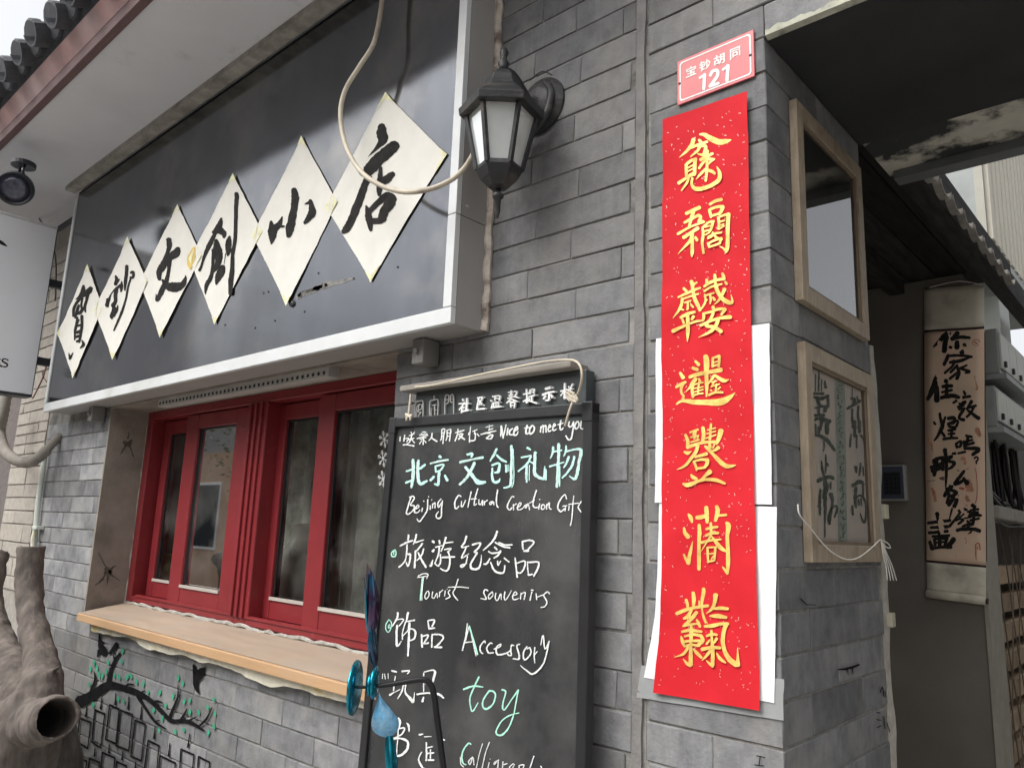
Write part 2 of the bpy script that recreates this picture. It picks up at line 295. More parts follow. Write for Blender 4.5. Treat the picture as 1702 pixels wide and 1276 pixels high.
BANNER_CH = [
 (1090, 210, 10, "750,150,30 820,150,60 920,210,90 1060,270,95 1180,260,70 1260,235,15|650,240,70 620,330,65 540,420,50 415,535,10|740,245,40 770,280,50|615,380,35 740,320,45 870,270,40|760,330,45 720,420,45 600,520,20|730,360,35 840,340,50 840,420,55 810,490,50 720,475,20|760,570,50 860,520,55 960,465,40|735,710,40 800,620,45 850,580,40|870,560,50 940,560,45 1000,560,25|880,650,35 940,600,40 1000,560,25|880,420,40 870,600,45 865,750,50 850,920,45|850,720,45 770,800,40 695,895,15|880,740,45 960,770,55 1005,805,45|530,660,45 530,760,50 525,850,45|520,665,45 610,590,50 690,560,50|680,560,55 665,680,55 670,800,50 665,830,35|560,710,25 640,660,25|550,770,25 640,720,25|560,840,40 650,790,35|400,955,60 500,890,45 600,840,45 670,810,40|570,880,35 530,960,40 445,1085,15|630,880,45 620,990,50 690,1055,70 850,1040,65 1000,970,65 1080,900,75 1090,800,60 1040,690,10"),
 (1090, 320, 10, "910,205,45 1000,155,50 1105,125,55|900,300,45 920,360,50 930,430,25|900,300,45 1020,250,45 1130,245,55|1130,250,60 1100,320,60 1060,370,50|930,405,40 1020,375,40 1070,360,40|520,360,50 620,310,60 740,260,65|640,330,60 600,450,55 570,590,45|490,510,40 600,450,50 720,390,50|720,390,60 760,420,50 730,500,50 790,490,45 830,500,25|385,700,45 520,620,40 650,560,35 820,500,35|480,760,60 600,690,55 720,605,60|640,660,50 610,790,60 520,900,40 390,1035,8|630,780,55 630,900,55 630,1010,55 625,1080,20|680,760,45 715,810,55|800,610,40 815,720,45 800,850,45 815,1020,40|800,600,40 900,510,40 985,490,40|965,500,45 945,600,45 905,680,30|850,590,25 930,560,25|840,660,30 920,630,30|850,720,25 910,680,25|1060,430,45 1070,540,45 1060,620,40|1050,430,35 1150,390,40 1240,370,45|1225,370,65 1215,560,65 1215,760,65 1205,930,65 1185,1000,40|1190,990,45 1140,940,30 1075,905,8|1090,500,30 1160,480,25|1090,560,25 1150,540,25|1075,620,35 1150,570,35|970,670,25 950,740,45 890,780,30|900,760,40 1000,700,40 1110,680,30|990,720,40 1040,770,45 1120,790,40|900,860,45 920,930,30|900,870,35 1000,810,38 1110,770,38|1110,780,40 1080,860,40|930,920,35 1010,890,35 1090,850,35"),
 (1090, 445, 10, "600,230,60 620,300,60 620,370,45|620,290,40 690,250,35|480,350,40 530,400,45|390,500,30 520,440,45 640,380,45 750,340,35|460,530,30 600,480,35 720,440,30|630,370,50 660,510,60 710,620,60 750,715,45|825,450,30 840,560,35 800,650,35 750,710,30|460,520,45 450,620,50 400,730,40 310,850,8|500,590,30 600,555,35|550,570,35 550,690,35 530,700,20|450,700,30 480,710,30|600,620,30 640,665,35|865,210,50 870,280,50|1000,130,50 1010,210,55 1010,260,45|1130,110,45 1150,160,60 1160,210,45|820,320,40 900,270,55 1020,220,50 1170,195,45|1180,250,40 1205,285,45|820,400,35 920,340,40 1020,310,35 1120,285,30|1020,290,60 1050,400,65 1110,500,65 1190,570,75 1270,590,60 1290,560,40 1270,460,10|1170,370,60 1130,460,50 1070,550,40 990,620,8|850,470,30 990,430,30|920,450,35 935,530,40 920,605,25|850,560,35 870,540,30|970,500,30 1000,545,45|440,840,45 550,780,55 670,745,40|470,870,40 490,930,45|650,820,50 620,870,40|310,1065,60 420,1010,50 560,950,40 680,905,40 790,890,30|555,790,55 560,950,60 555,1080,60 550,1235,10|970,660,55 985,710,55|820,770,50 820,850,45 800,890,40|820,770,35 950,740,40 1060,700,45 1170,690,45|1170,700,60 1110,790,35|770,970,50 900,910,45 1080,850,50 1240,830,65 1265,840,50|980,760,45 930,870,50 860,970,50 1000,1000,60 1110,1070,65|1060,860,60 1030,960,60 930,1080,50 740,1170,8"),
 (1090, 570, 10, "420,500,40 470,580,65|350,735,45 440,690,55 510,655,40|480,670,50 440,750,45 440,830,40 480,890,40 460,930,40|370,1020,30 460,965,50 650,985,80 850,990,90 1080,985,115 1220,930,90 1340,830,8|680,310,40 740,370,60|630,420,50 710,450,60|850,230,80 865,330,90 855,520,70 860,700,65 855,890,25|575,570,50 700,530,65 900,490,60 1100,450,75|965,270,40 960,400,40|960,260,35 1080,225,45|1080,230,45 1075,310,45 1060,400,40|980,330,25 1060,310,25|960,390,35 1060,365,35|680,600,60 620,680,60 590,740,40 515,820,8|625,710,55 625,800,45 640,905,40|730,600,40 750,640,45|640,700,30 740,670,30 800,660,25|650,760,25 800,730,25|650,820,25 800,775,25|640,880,35 720,850,30 800,840,25|735,650,30 720,760,30 720,850,25|990,540,40 950,610,45 890,690,15|1000,540,40 1070,590,55 1160,635,60 1240,615,10|950,660,25 1020,640,30|990,650,30 960,720,30|940,730,30 1080,690,25|1030,690,30 1020,800,35|930,790,30 950,800,25|1060,780,30 1100,740,25|900,870,40 1000,830,40 1140,830,35"),
 (1090, 695, 10, "510,280,45 545,370,60 545,490,60|545,480,60 700,430,50 850,400,50 1040,400,55|1100,210,90 1080,300,75 1050,380,60 1030,430,40|800,160,60 815,260,65 800,380,60|590,240,35 720,190,35|660,220,30 640,280,30|600,320,30 730,290,30|680,230,40 660,340,40|720,300,30 710,350,30|600,400,25 740,360,30|940,100,35 930,200,40 920,350,45|880,200,25 1010,165,25|870,260,25 1010,220,25|850,340,25 1020,280,25|490,560,35 550,580,60 610,550,10|720,460,60 690,560,60 600,680,55 500,790,45 375,855,10|840,470,30 900,510,70 980,600,55 1080,710,75 1180,790,75 1270,800,55 1350,780,15|920,440,50 940,490,45|1070,490,60 1020,530,50 960,550,25|1000,440,30 980,500,25|680,645,45 780,620,50 870,595,60|655,720,40 690,790,45 705,865,35|660,720,35 780,690,40 890,695,55|890,700,60 880,760,60 840,820,45|700,840,40 780,830,40 850,820,40|610,940,30 640,980,60 700,1010,50|930,890,80 860,950,50 780,1030,40|480,1090,35 570,1110,75 720,1050,50 860,1020,50 1030,1030,60 1165,1085,40"),
 (1090, 835, 10, "560,195,30 600,250,65 625,330,30|495,420,35 510,500,60 560,570,75|635,640,8 600,780,50 570,900,60 550,1000,80|480,860,30 510,930,50 560,1010,60|850,80,65 865,180,75 875,330,50|700,250,60 780,240,70 880,210,50|1020,65,60 1040,140,75 1010,300,50|1060,215,40 1190,205,40|740,370,50 750,500,65 740,700,55 735,900,65 735,1105,60|1190,335,45 1225,390,85 1210,550,60 1220,800,65 1225,1000,65 1215,1180,40|1215,1180,40 1170,1110,40 1130,1060,8|935,340,40 940,450,45 940,560,35|860,440,40 960,415,50 1050,405,35|850,550,40 960,505,55 1065,505,40|780,665,45 920,630,40 1110,610,25|930,560,40 870,660,30 770,820,8|960,570,30 1030,660,60 1100,750,70 1180,800,40|885,745,40 890,870,40 895,990,35|880,745,30 1030,740,30|1015,750,40 1000,960,35|910,850,25 1000,840,25|890,980,35 1000,960,30|950,940,25 980,890,25"),
 (1090, 980, 10, "520,160,45 545,230,50 550,290,40|640,45,55 655,140,65 650,270,45|810,-20,60 810,40,65 785,180,45 790,330,30 820,460,40 850,540,35|740,180,25 745,260,30|370,390,55 500,335,60 650,295,50 880,260,50|620,330,40 560,420,60 500,470,40|700,370,60 620,470,60 500,590,50|490,470,40 600,440,45|480,595,35 600,570,40 700,560,30|700,490,30 730,550,55 755,610,40|460,690,40 600,665,55 780,690,40|610,590,40 615,750,65 610,900,50 605,1100,70 600,1240,70|445,770,30 470,860,60 500,940,30|510,765,35 650,735,45 780,760,50|780,770,50 800,840,60 720,920,55|480,860,50 600,840,40 760,840,50|500,930,40 620,905,40 750,920,40|560,950,50 480,1060,45 330,1110,8|660,980,30 720,1050,60 790,1120,40|480,1140,10 540,1210,50 600,1250,60|1020,80,80 1000,200,60 950,310,50 860,390,8|980,310,40 1100,300,60 1215,310,50|920,430,30 1050,430,75 1190,455,45|840,600,45 960,590,65 1100,560,50 1220,560,50|1190,560,75 1150,680,65 1140,850,65 1180,1010,65 1260,1150,80 1370,1230,90|1390,1240,80 1390,1130,45 1380,950,8|870,760,40 960,730,50 1040,740,40|950,670,40 960,800,40 970,950,60 975,1100,60 975,1240,60|870,890,40 920,830,35|1040,800,50 1000,870,35|800,980,60 950,950,55 1100,955,50|930,1010,50 870,1090,45 800,1165,12|1040,1040,20 1100,1130,55 1190,1200,30|870,1160,10 920,1210,40 980,1260,50")]
# chalk: (kind, glyph) kind w = white, g = mint
CHALK = [
 ('w', (655, 700, 10, "110,260,20 105,330,15|185,230,20 170,330,20|290,180,15 310,220,20|200,290,18 250,280,18 220,340,18|260,240,18 340,210,18|350,180,15 300,240,20|240,310,18 340,280,18|300,240,20 270,340,20 210,390,15|300,300,18 350,360,20|160,395,20 220,390,20 340,410,25")),
 ('w', (655, 700, 10, "480,180,18 540,180,18|430,230,18 560,210,18|460,200,15 480,230,15|390,290,18 570,230,18|440,300,18 540,270,18|500,250,20 490,390,20|470,320,18 430,380,15|510,320,18 540,355,20")),
 ('w', (655, 700, 10, "640,200,22 630,270,20 585,320,15|620,270,20 720,335,25")),
 ('w', (655, 700, 10, "800,140,20 800,260,20 780,320,18|800,140,20 850,130,20 830,250,22 820,370,22|800,200,15 840,190,15|790,250,15 835,245,15|890,160,20 890,260,18 870,320,18|890,150,20 950,140,20 940,240,22 930,330,22|890,200,15 940,195,15|890,250,15 935,245,15")),
 ('w', (655, 700, 10, "1030,190,20 1170,150,22|1070,130,18 1060,220,20 1020,330,20|1070,220,22 1150,210,22 1080,300,25|1090,240,22 1180,300,28")),
 ('w', (655, 700, 10, "1280,90,15 1265,230,18 1260,350,18|1250,190,15 1245,230,15|1310,170,15 1390,140,15|1350,150,18 1345,210,18|1360,200,20 1350,310,25 1280,325,25|1390,210,18 1420,245,18")),
 ('w', (655, 700, 10, "1530,100,12 1650,70,15|1590,60,12 1590,130,15|1580,150,18 1650,120,18|1450,220,20 1600,180,25 1702,160,18|1560,200,18 1610,200,18|1540,280,20 1600,240,25 1650,230,25 1620,290,25 1550,290,20")),
 ('g', (655, 700, 10, "320,640,45 325,800,50 310,1000,50 290,1100,30|210,830,30 310,800,35|200,1020,35 300,980,35|410,650,40 400,800,45 410,980,50 450,1040,50 550,990,40|520,720,35 430,790,40")),
 ('g', (655, 700, 10, "760,580,45 780,600,40|610,700,30 760,665,35 900,640,35|690,750,28 700,840,28|690,745,28 830,720,30 780,810,30|700,840,25 780,815,25|755,840,45 745,960,45 740,1050,40 680,1040,30|670,920,35 610,980,40|850,900,35 890,980,45")),
 ('g', (655, 700, 10, "1220,550,35 1300,540,40 1290,590,35|1100,680,40 1280,640,35 1480,600,40|1340,690,50 1280,820,50 1200,950,45 1090,1050,30|1190,760,40 1290,880,50 1400,1010,70 1520,1010,40")),
 ('w', (655, 700, 10, "305,660,14 308,900,14 285,1080,12|390,680,12 385,900,14 410,1010,14|1350,700,14 1270,850,14 1110,1060,12|1180,760,12 1370,1000,14|620,695,12 890,650,12|1110,675,14 1460,605,12|740,860,12 730,1040,12")),
 ('w', (815, 690, 10, "190,190,30 180,350,20|190,180,30 220,380,25|270,160,20 220,370,25|300,220,25 285,330,22|380,220,25 330,260,30 330,320,28 390,320,20|400,270,22 460,230,28 450,190,25 410,240,28 400,330,30 450,320,25 470,270,15")),
 ('w', (815, 690, 10, "620,170,28 600,260,30 610,310,28 660,290,20|575,215,22 660,205,20|700,170,28 660,240,25 670,310,28 720,280,28 740,210,28 710,170,25")),
 ('w', (815, 690, 10, "850,190,25 840,280,22|850,210,20 890,170,25 885,290,20|890,200,20 930,170,25 935,280,25|970,220,20 1010,190,22 990,160,22 970,230,25 985,270,25 1020,250,15|1040,200,20 1090,170,22 1070,140,22 1045,210,25 1060,255,25 1110,230,15|1180,90,28 1165,200,28 1185,245,25 1220,210,18|1130,160,20 1220,130,18")),
 ('w', (815, 690, 10, "1320,110,25 1310,180,25 1350,190,25 1390,110,22|1390,110,25 1380,250,25 1350,390,30 1300,400,28 1260,340,22|1440,110,25 1410,180,25 1430,230,25 1480,180,25 1470,110,25 1440,110,20|1520,100,25 1510,210,25 1560,220,25 1590,110,25 1590,220,20")),
 ('g', (815, 690, 10, "110,560,35 60,660,40 0,760,25|110,660,30 180,730,40 270,775,30|30,830,30 150,800,40 140,930,45 80,950,30|40,880,30 35,1020,40 70,1110,45 140,1100,40 165,1050,15|265,830,35 270,940,35|300,820,15 300,930,15|355,510,40 360,700,45 350,950,45 340,1160,40 230,1205,25|385,560,15 395,800,15 395,1100,15 360,1200,15")),
 ('g', (815, 690, 10, "620,540,40 670,570,30|520,700,30 680,670,30|680,680,30 620,800,35 470,930,25|610,830,35 605,1000,40 610,1110,25|655,830,15 650,1080,15|670,770,25 720,800,30|750,620,50 745,800,50 750,980,55 860,1050,40 900,1040,40 910,850,20|930,900,25 930,1070,30")),
 ('g', (815, 690, 10, "1050,530,40 1040,620,35 1005,710,20|1040,610,25 1190,580,25|1140,480,50 1140,700,50 1125,950,50 1110,1190,40|1160,850,20 1155,1180,20|990,850,30 1100,820,25 1230,780,20|1265,510,30 1260,600,30 1225,680,20|1250,610,30 1400,570,30 1520,580,50 1480,780,45 1450,970,50 1410,1060,40 1320,1010,20|1310,690,40 1270,800,35 1225,870,20|1400,690,45 1370,820,40 1290,950,35 1200,1040,25")),
 ('w', (815, 690, 10, "350,540,14 355,760,14 330,1150,12|100,580,12 20,730,10|1125,500,14 1130,760,14 1105,1170,12|735,640,14 735,960,14 800,1040,12|1500,590,14 1460,850,12 1420,1030,12|600,850,12 595,1060,12")),
 ('w', (660, 800, 10, "240,250,22 200,380,22 160,520,22|215,260,20 270,245,22 295,280,22 230,390,20 290,400,22 280,470,22 200,540,22 160,530,20|310,460,18 370,420,20 350,390,18 310,450,20 300,510,22 350,515,20 390,470,15|430,440,20 420,500,20|450,320,15 455,330,15|520,300,22 510,470,22 450,580,22 380,665,22 340,620,18|530,250,18 535,255,18|560,400,18 560,465,18|585,300,14 588,308,14|600,370,18 600,440,18|600,390,16 640,350,18 640,440,18|740,290,20 690,360,20 700,430,20 750,350,20|765,320,20 750,450,20 740,590,22 680,610,22 660,560,20 700,500,18")),
 ('w', (660, 800, 10, "1070,250,20 1030,230,20 970,330,22 970,430,24 1000,445,24 1035,410,18|1080,330,18 1075,410,20 1100,410,20 1145,310,18|1240,170,20 1210,300,20 1185,430,15|1350,120,20 1310,260,20 1290,390,22 1330,370,18|1240,290,18 1330,285,18|1370,300,18 1370,370,20 1400,380,20 1430,310,18 1430,400,18|1460,330,18 1460,390,18|1460,350,16 1510,310,20|1600,330,20 1550,350,20 1560,385,20 1610,340,18 1620,390,20|1680,140,22 1660,300,22 1670,400,22 1695,430,20")),
 ('w', (815, 800, 10, "400,260,20 370,250,20 310,350,22 290,430,24 330,470,24 370,430,18|390,380,18 395,470,18|395,400,16 440,370,20|470,430,16 520,380,20 500,350,18 460,420,20 470,470,22 540,450,18 580,400,15|640,370,20 590,400,20 600,440,22 640,380,18 660,470,20|775,150,26 730,300,24 720,400,24 760,435,22 810,420,18|660,360,16 740,310,18|830,370,20 810,460,20|828,296,20 832,300,20|880,380,20 855,430,22 880,465,22 920,420,20 890,380,18|950,380,20 945,460,20|950,400,18 990,350,22 990,430,22 1025,465,20")),
 ('w', (815, 800, 10, "1275,290,20 1240,220,22 1150,340,24 1130,440,26 1180,500,26 1240,450,20|1210,410,18 1280,400,18|1260,410,20 1250,490,20|1320,400,18 1310,475,18|1395,240,18 1380,400,20 1365,600,20 1340,730,18|1310,380,18 1480,360,18|1540,300,18 1490,380,18 1470,440,20 1540,520,22 1560,495,20")),
 ('G', (640, 870, 10, "170,430,18 115,480,20 120,540,20 170,540,20 190,480,20 165,430,18 150,480,15 150,510,15")),
 ('w', (640, 870, 10, "400,190,35 390,270,30|260,370,25 370,310,30 470,280,25|375,350,25 370,460,25 350,590,20 300,670,25 240,720,30|390,510,30 430,510,30 420,620,28 390,710,25 360,640,20|530,180,30 510,270,28 480,340,18|520,310,25 650,270,20|630,330,30 560,420,30 520,460,22|515,450,28 510,600,30 500,730,30|650,420,28 620,520,25 540,610,20|560,480,25 620,600,32 690,720,35")),
 ('w', (640, 870, 10, "800,290,40 820,310,35|820,430,30 800,460,40|800,600,15 780,680,40 760,700,40|910,280,30 920,330,28|850,390,25 960,360,22|910,380,25 900,500,28 840,650,18|930,510,25 930,640,25 890,700,30 830,650,15|1020,230,35 990,340,28 940,460,18|1000,320,22 1140,305,20|1000,430,25 1110,410,22 1050,470,25|1060,460,25 1090,600,30 1060,760,35 990,775,25 930,740,20|960,560,30 1165,550,30")),
 ('w', (640, 870, 10, "1360,210,35 1330,310,30 1280,390,28 1400,370,18|1360,380,22 1320,480,25 1280,570,25 1400,500,15|1380,540,18 1350,660,22 1290,720,30 1270,690,25 1370,660,15|1460,350,28 1590,320,32 1560,400,30 1490,470,25 1540,480,28 1480,580,28 1430,680,32 1460,750,38 1560,740,35 1600,640,22 1610,520,12")),
 ('w', (790, 870, 10, "370,130,35 330,240,35 250,340,28 140,440,20|340,310,25 450,370,30 580,400,30|400,310,20 500,350,25 620,350,25|330,390,30 370,430,30|230,460,25 290,490,25 430,470,30|430,450,28 390,520,28 320,570,22|250,580,22 200,660,30 150,670,25|265,640,22 310,750,32 380,810,35 480,810,28 500,690,20|380,620,22 390,690,25 430,620,18|490,570,25 570,635,28")),
 ('w', (790, 870, 10, "790,300,28 800,420,28|790,295,28 930,275,28 980,320,28 890,420,28|820,450,40 890,450,40|670,570,25 690,740,28 705,890,28|690,660,22 830,620,28 820,740,28 760,820,28 700,800,22|880,630,20 880,740,20 895,860,22|900,640,28 1060,640,30 1040,760,30 980,870,28|890,850,30 960,840,30")),
 ('w', (640, 870, 10, "560,870,18 640,830,18 720,840,18 700,910,15|545,895,15 700,870,15|650,890,14 625,1100,14 620,1270,14|700,1130,16 670,1200,16 690,1250,16 740,1190,16 730,1120,16 700,1130,14|800,1130,16 790,1220,16 830,1230,16 870,1150,14 880,1230,14|920,1130,16 910,1210,16|915,1150,14 970,1100,16|1010,1110,16 1000,1200,16|1040,1080,12 1043,1088,12|1090,1100,18 1060,1140,18 1090,1210,20 1020,1250,18|1225,920,20 1180,1060,18 1140,1160,18 1220,1270,18|1060,1055,14 1250,1050,16 1400,1065,14")),
 ('G', (640, 870, 10, "625,890,20 610,1050,20 590,1270,20")),
 ('w', (790, 870, 10, "215,1110,22 170,1095,22 150,1150,22 190,1250,22 100,1240,18|290,1130,18 230,1190,18 240,1250,18 300,1190,18 290,1130,16|350,1150,18 340,1240,18 380,1270,18 430,1160,16 440,1260,16|500,1130,20 490,1230,20 520,1260,18 610,1110,12|620,1200,16 700,1170,18 670,1130,18 630,1200,18 650,1260,18 730,1240,14|770,1150,18 760,1250,18|770,1170,16 840,1140,18 820,1260,18|950,1130,22 920,1270,20|940,1100,22 975,1105,18|1020,1160,18 1030,1260,18|1030,1220,14 1140,1180,16|1245,1165,22 1210,1130,20 1150,1190,20 1200,1290,20 1170,1370,20 1100,1390,14")),
 ('G', (630, 1000, 10, "170,290,15 120,370,15 120,460,15 160,500,15 200,440,15 210,340,15 170,290,12|160,380,12 160,430,12 185,420,12 180,370,12")),
 ('w', (630, 1000, 10, "320,180,35 310,260,30 230,400,18|310,290,22 420,290,22 340,400,18|310,390,35 300,560,38 310,730,35 380,650,15|490,180,40 470,290,25 440,360,20 400,500,20 400,620,22|440,330,22 600,300,28|515,350,38 505,600,35 490,890,30|410,560,15 520,450,22 610,480,32 600,600,30 520,640,22")),
 ('w', (630, 1000, 10, "820,310,22 840,450,25|820,310,22 930,300,30 890,400,28|840,440,30 930,430,28|715,540,28 725,750,28|720,570,22 830,550,28 770,660,25 750,690,25 830,680,30|890,540,25 885,750,25|890,540,22 1020,540,28 1080,590,28 1000,700,28 930,750,25|940,750,25 1050,750,35")),
 ('w', (760, 1020, 10, "175,160,20 150,360,22 95,600,25|200,220,18 150,430,16|240,340,14 320,690,20|130,470,22 260,460,20|475,480,18 460,445,20 390,540,22 400,630,24 435,655,20|590,490,18 560,480,20 500,560,24 530,640,26 610,640,22|620,580,20 720,540,22 730,495,20 660,560,24 680,670,28 820,650,24 900,600,20|950,520,22 910,520,22 900,610,22 910,680,22 860,680,22 840,640,16|1050,500,22 1000,530,22 1040,680,26 1030,745,26 940,740,20|1170,540,22 1110,640,24 1130,760,26 1230,660,22 1220,560,22 1170,580,18|1300,550,18 1290,700,20 1300,810,18|1295,680,16 1340,620,16|1400,510,16 1440,350,22 1470,580,22 1540,450,20|1540,450,22 1490,680,24 1420,860,26 1280,990,30 1180,950,26 1060,850,10")),
 ('G', (760, 1020, 10, "205,200,26 280,450,26 340,670,26")),
 ('w', (620, 1100, 10, "320,140,25 400,160,25|490,150,30 610,140,25 580,190,18|170,190,12 165,270,12|200,190,12 215,280,12|260,180,10 262,270,10|380,230,14 360,370,20 350,470,22|290,540,40 360,500,18 460,450,12|520,350,20 490,480,25 420,600,18|555,350,25 550,500,28 640,610,50 680,660,30 700,500,12|600,330,12 650,330,12")),
 ('w', (620, 1100, 10, "850,180,20 850,480,18|860,160,18 1000,130,22 1040,170,40 1000,330,30 985,520,25|870,290,18 960,285,18|880,360,18 940,360,18|740,530,30 900,510,28 1100,530,35 1180,590,30|850,580,25 830,650,35|1010,620,20 1025,670,15")),
 ('G', (740, 1120, 10, "565,45,28 480,220,24 415,400,22 430,560,24 465,610,24 550,470,14|310,250,28 470,195,30 630,210,20|730,280,30 640,420,24 630,530,28 690,575,34 800,490,26 840,350,24 800,280,28 730,275,28|950,255,28 1010,290,24 970,450,22 960,560,26 1000,580,24 1100,430,22 1220,260,28|1220,260,24 1180,480,22 1140,680,22 1050,900,26 930,1010,34 850,960,26 940,780,22 1080,680,20 1230,640,16")),
 ('w', (630, 1149, 10, "330,430,20 355,500,40 340,600,20|470,520,20 500,560,35 510,660,15|345,610,25 430,600,25 400,690,25 320,740,20 180,800,15|160,820,20 330,770,28 480,820,38 470,960,40 370,1050,40 260,1060,28|255,850,14 240,960,16 280,1060,20|330,600,22 320,800,20 300,1050,18 290,1500,18")),
 ('w', (630, 1149, 10, "680,710,35 740,700,15|760,745,15 880,740,12|1010,770,30 1100,800,25|795,840,22 800,1000,28 795,1140,28|800,930,20 900,910,22|820,1020,25 920,1010,25|865,960,22 865,1120,22|830,1130,30 920,1130,30|720,1000,20 670,1120,28 740,1270,35|1030,900,12 1060,1150,25 1070,1290,25|740,1270,30 900,1310,25 1070,1290,25")),
 ('G', (750, 1149, 10, "330,870,25 290,855,25 210,960,26 180,1080,28 200,1180,24 250,1210,20")),
 ('w', (750, 1149, 10, "160,1080,14 170,1200,18 215,1245,18|360,1080,20 300,1150,22 320,1205,22 370,1090,20 385,1210,20|530,860,14 480,1020,14 425,1270,16|645,835,16 580,1010,16 520,1270,18|640,1170,16 620,1270,16|655,1110,10 656,1118,10|800,1130,20 730,1170,22 730,1200,22 790,1140,18 770,1350,20|870,1160,18 860,1280,18|865,1210,16 940,1190,18|1040,1190,18 980,1250,18 1020,1280,18 1060,1200,16|1140,1220,18 1130,1400,18|1140,1220,16 1220,1210,18 1200,1280,16|1385,1065,18 1310,1290,18|1500,1230,18 1530,1300,18"))]
HEAD_SEAL = [(660, 600, 10, "330,990,14 330,720,14 400,670,14 460,690,14 455,980,14|350,980,12 350,820,12 380,740,12 440,730,12 430,800,12 360,830,12|400,720,12 380,850,12 430,850,12 385,920,12 385,990,12"),
 (660, 600, 10, "570,960,14 575,690,14 640,655,14 710,660,14 700,950,14|645,580,12 645,650,12|610,740,12 690,730,12|655,740,14 655,900,14|600,790,12 600,910,12 690,920,12|655,820,12 690,815,12"),
 (660, 600, 10, "825,930,14 830,600,14 885,580,14 880,690,14 835,720,12|835,650,12 880,640,12|970,910,14 965,590,14 920,580,14 920,680,14 960,690,12|920,630,12 960,630,12")]
HEAD_CH = [(660, 600, 10, "1130,640,25 1140,670,25|1070,720,22 1170,700,22|1160,710,22 1070,820,18|1120,760,25 1115,870,25|1130,760,18 1160,790,18|1205,630,28 1190,820,30|1160,720,22 1240,710,22|1140,840,28 1250,820,28"),
 (660, 600, 10, "1380,620,25 1470,605,25|1400,620,25 1370,790,25 1360,820,20|1460,620,22 1400,740,18|1400,660,20 1460,740,25|1370,810,28 1500,795,28"),
 (815, 590, 10, "80,690,25 90,710,20|50,760,22 60,780,22|60,890,22 80,800,15|120,690,20 115,770,20|120,690,20 200,690,22 185,770,20|120,730,15 190,730,15|110,800,18 200,790,20|100,800,18 100,870,18|140,800,15 140,870,15|175,795,15 175,865,15|70,880,25 230,860,25"),
 (815, 590, 10, "385,600,22 380,690,20|340,630,18 420,620,15|350,680,18 420,660,15|440,610,18 480,620,18 450,700,18|330,730,18 420,700,18 520,720,22|390,730,20 310,810,18|400,740,20 490,780,20|360,790,18 460,770,18|375,810,18 385,880,18|380,810,18 450,800,18 440,890,18|385,845,14 440,840,14"),
 (815, 590, 10, "640,580,25 650,780,25 610,760,20|590,660,22 690,640,20|590,780,22 680,720,18|700,590,20 700,660,20|700,590,20 770,580,22 755,650,20|700,620,14 760,615,14|690,700,22 800,670,22|730,690,22 730,790,22|700,740,20 640,810,18|690,770,20 820,810,28"),
 (815, 590, 10, "960,570,40 1050,545,40|910,670,35 1010,630,30 1110,615,30|1020,640,35 1010,750,35 950,760,20|960,690,28 920,740,28|1050,670,25 1080,720,35"),
 (815, 590, 10, "1275,480,28 1270,740,30|1210,610,25 1320,580,22|1270,610,22 1205,690,18|1290,620,18 1320,650,18|1340,530,20 1350,560,18|1410,490,22 1370,560,20|1320,590,22 1400,570,22|1330,640,22 1400,620,22|1290,715,28 1410,680,28")]
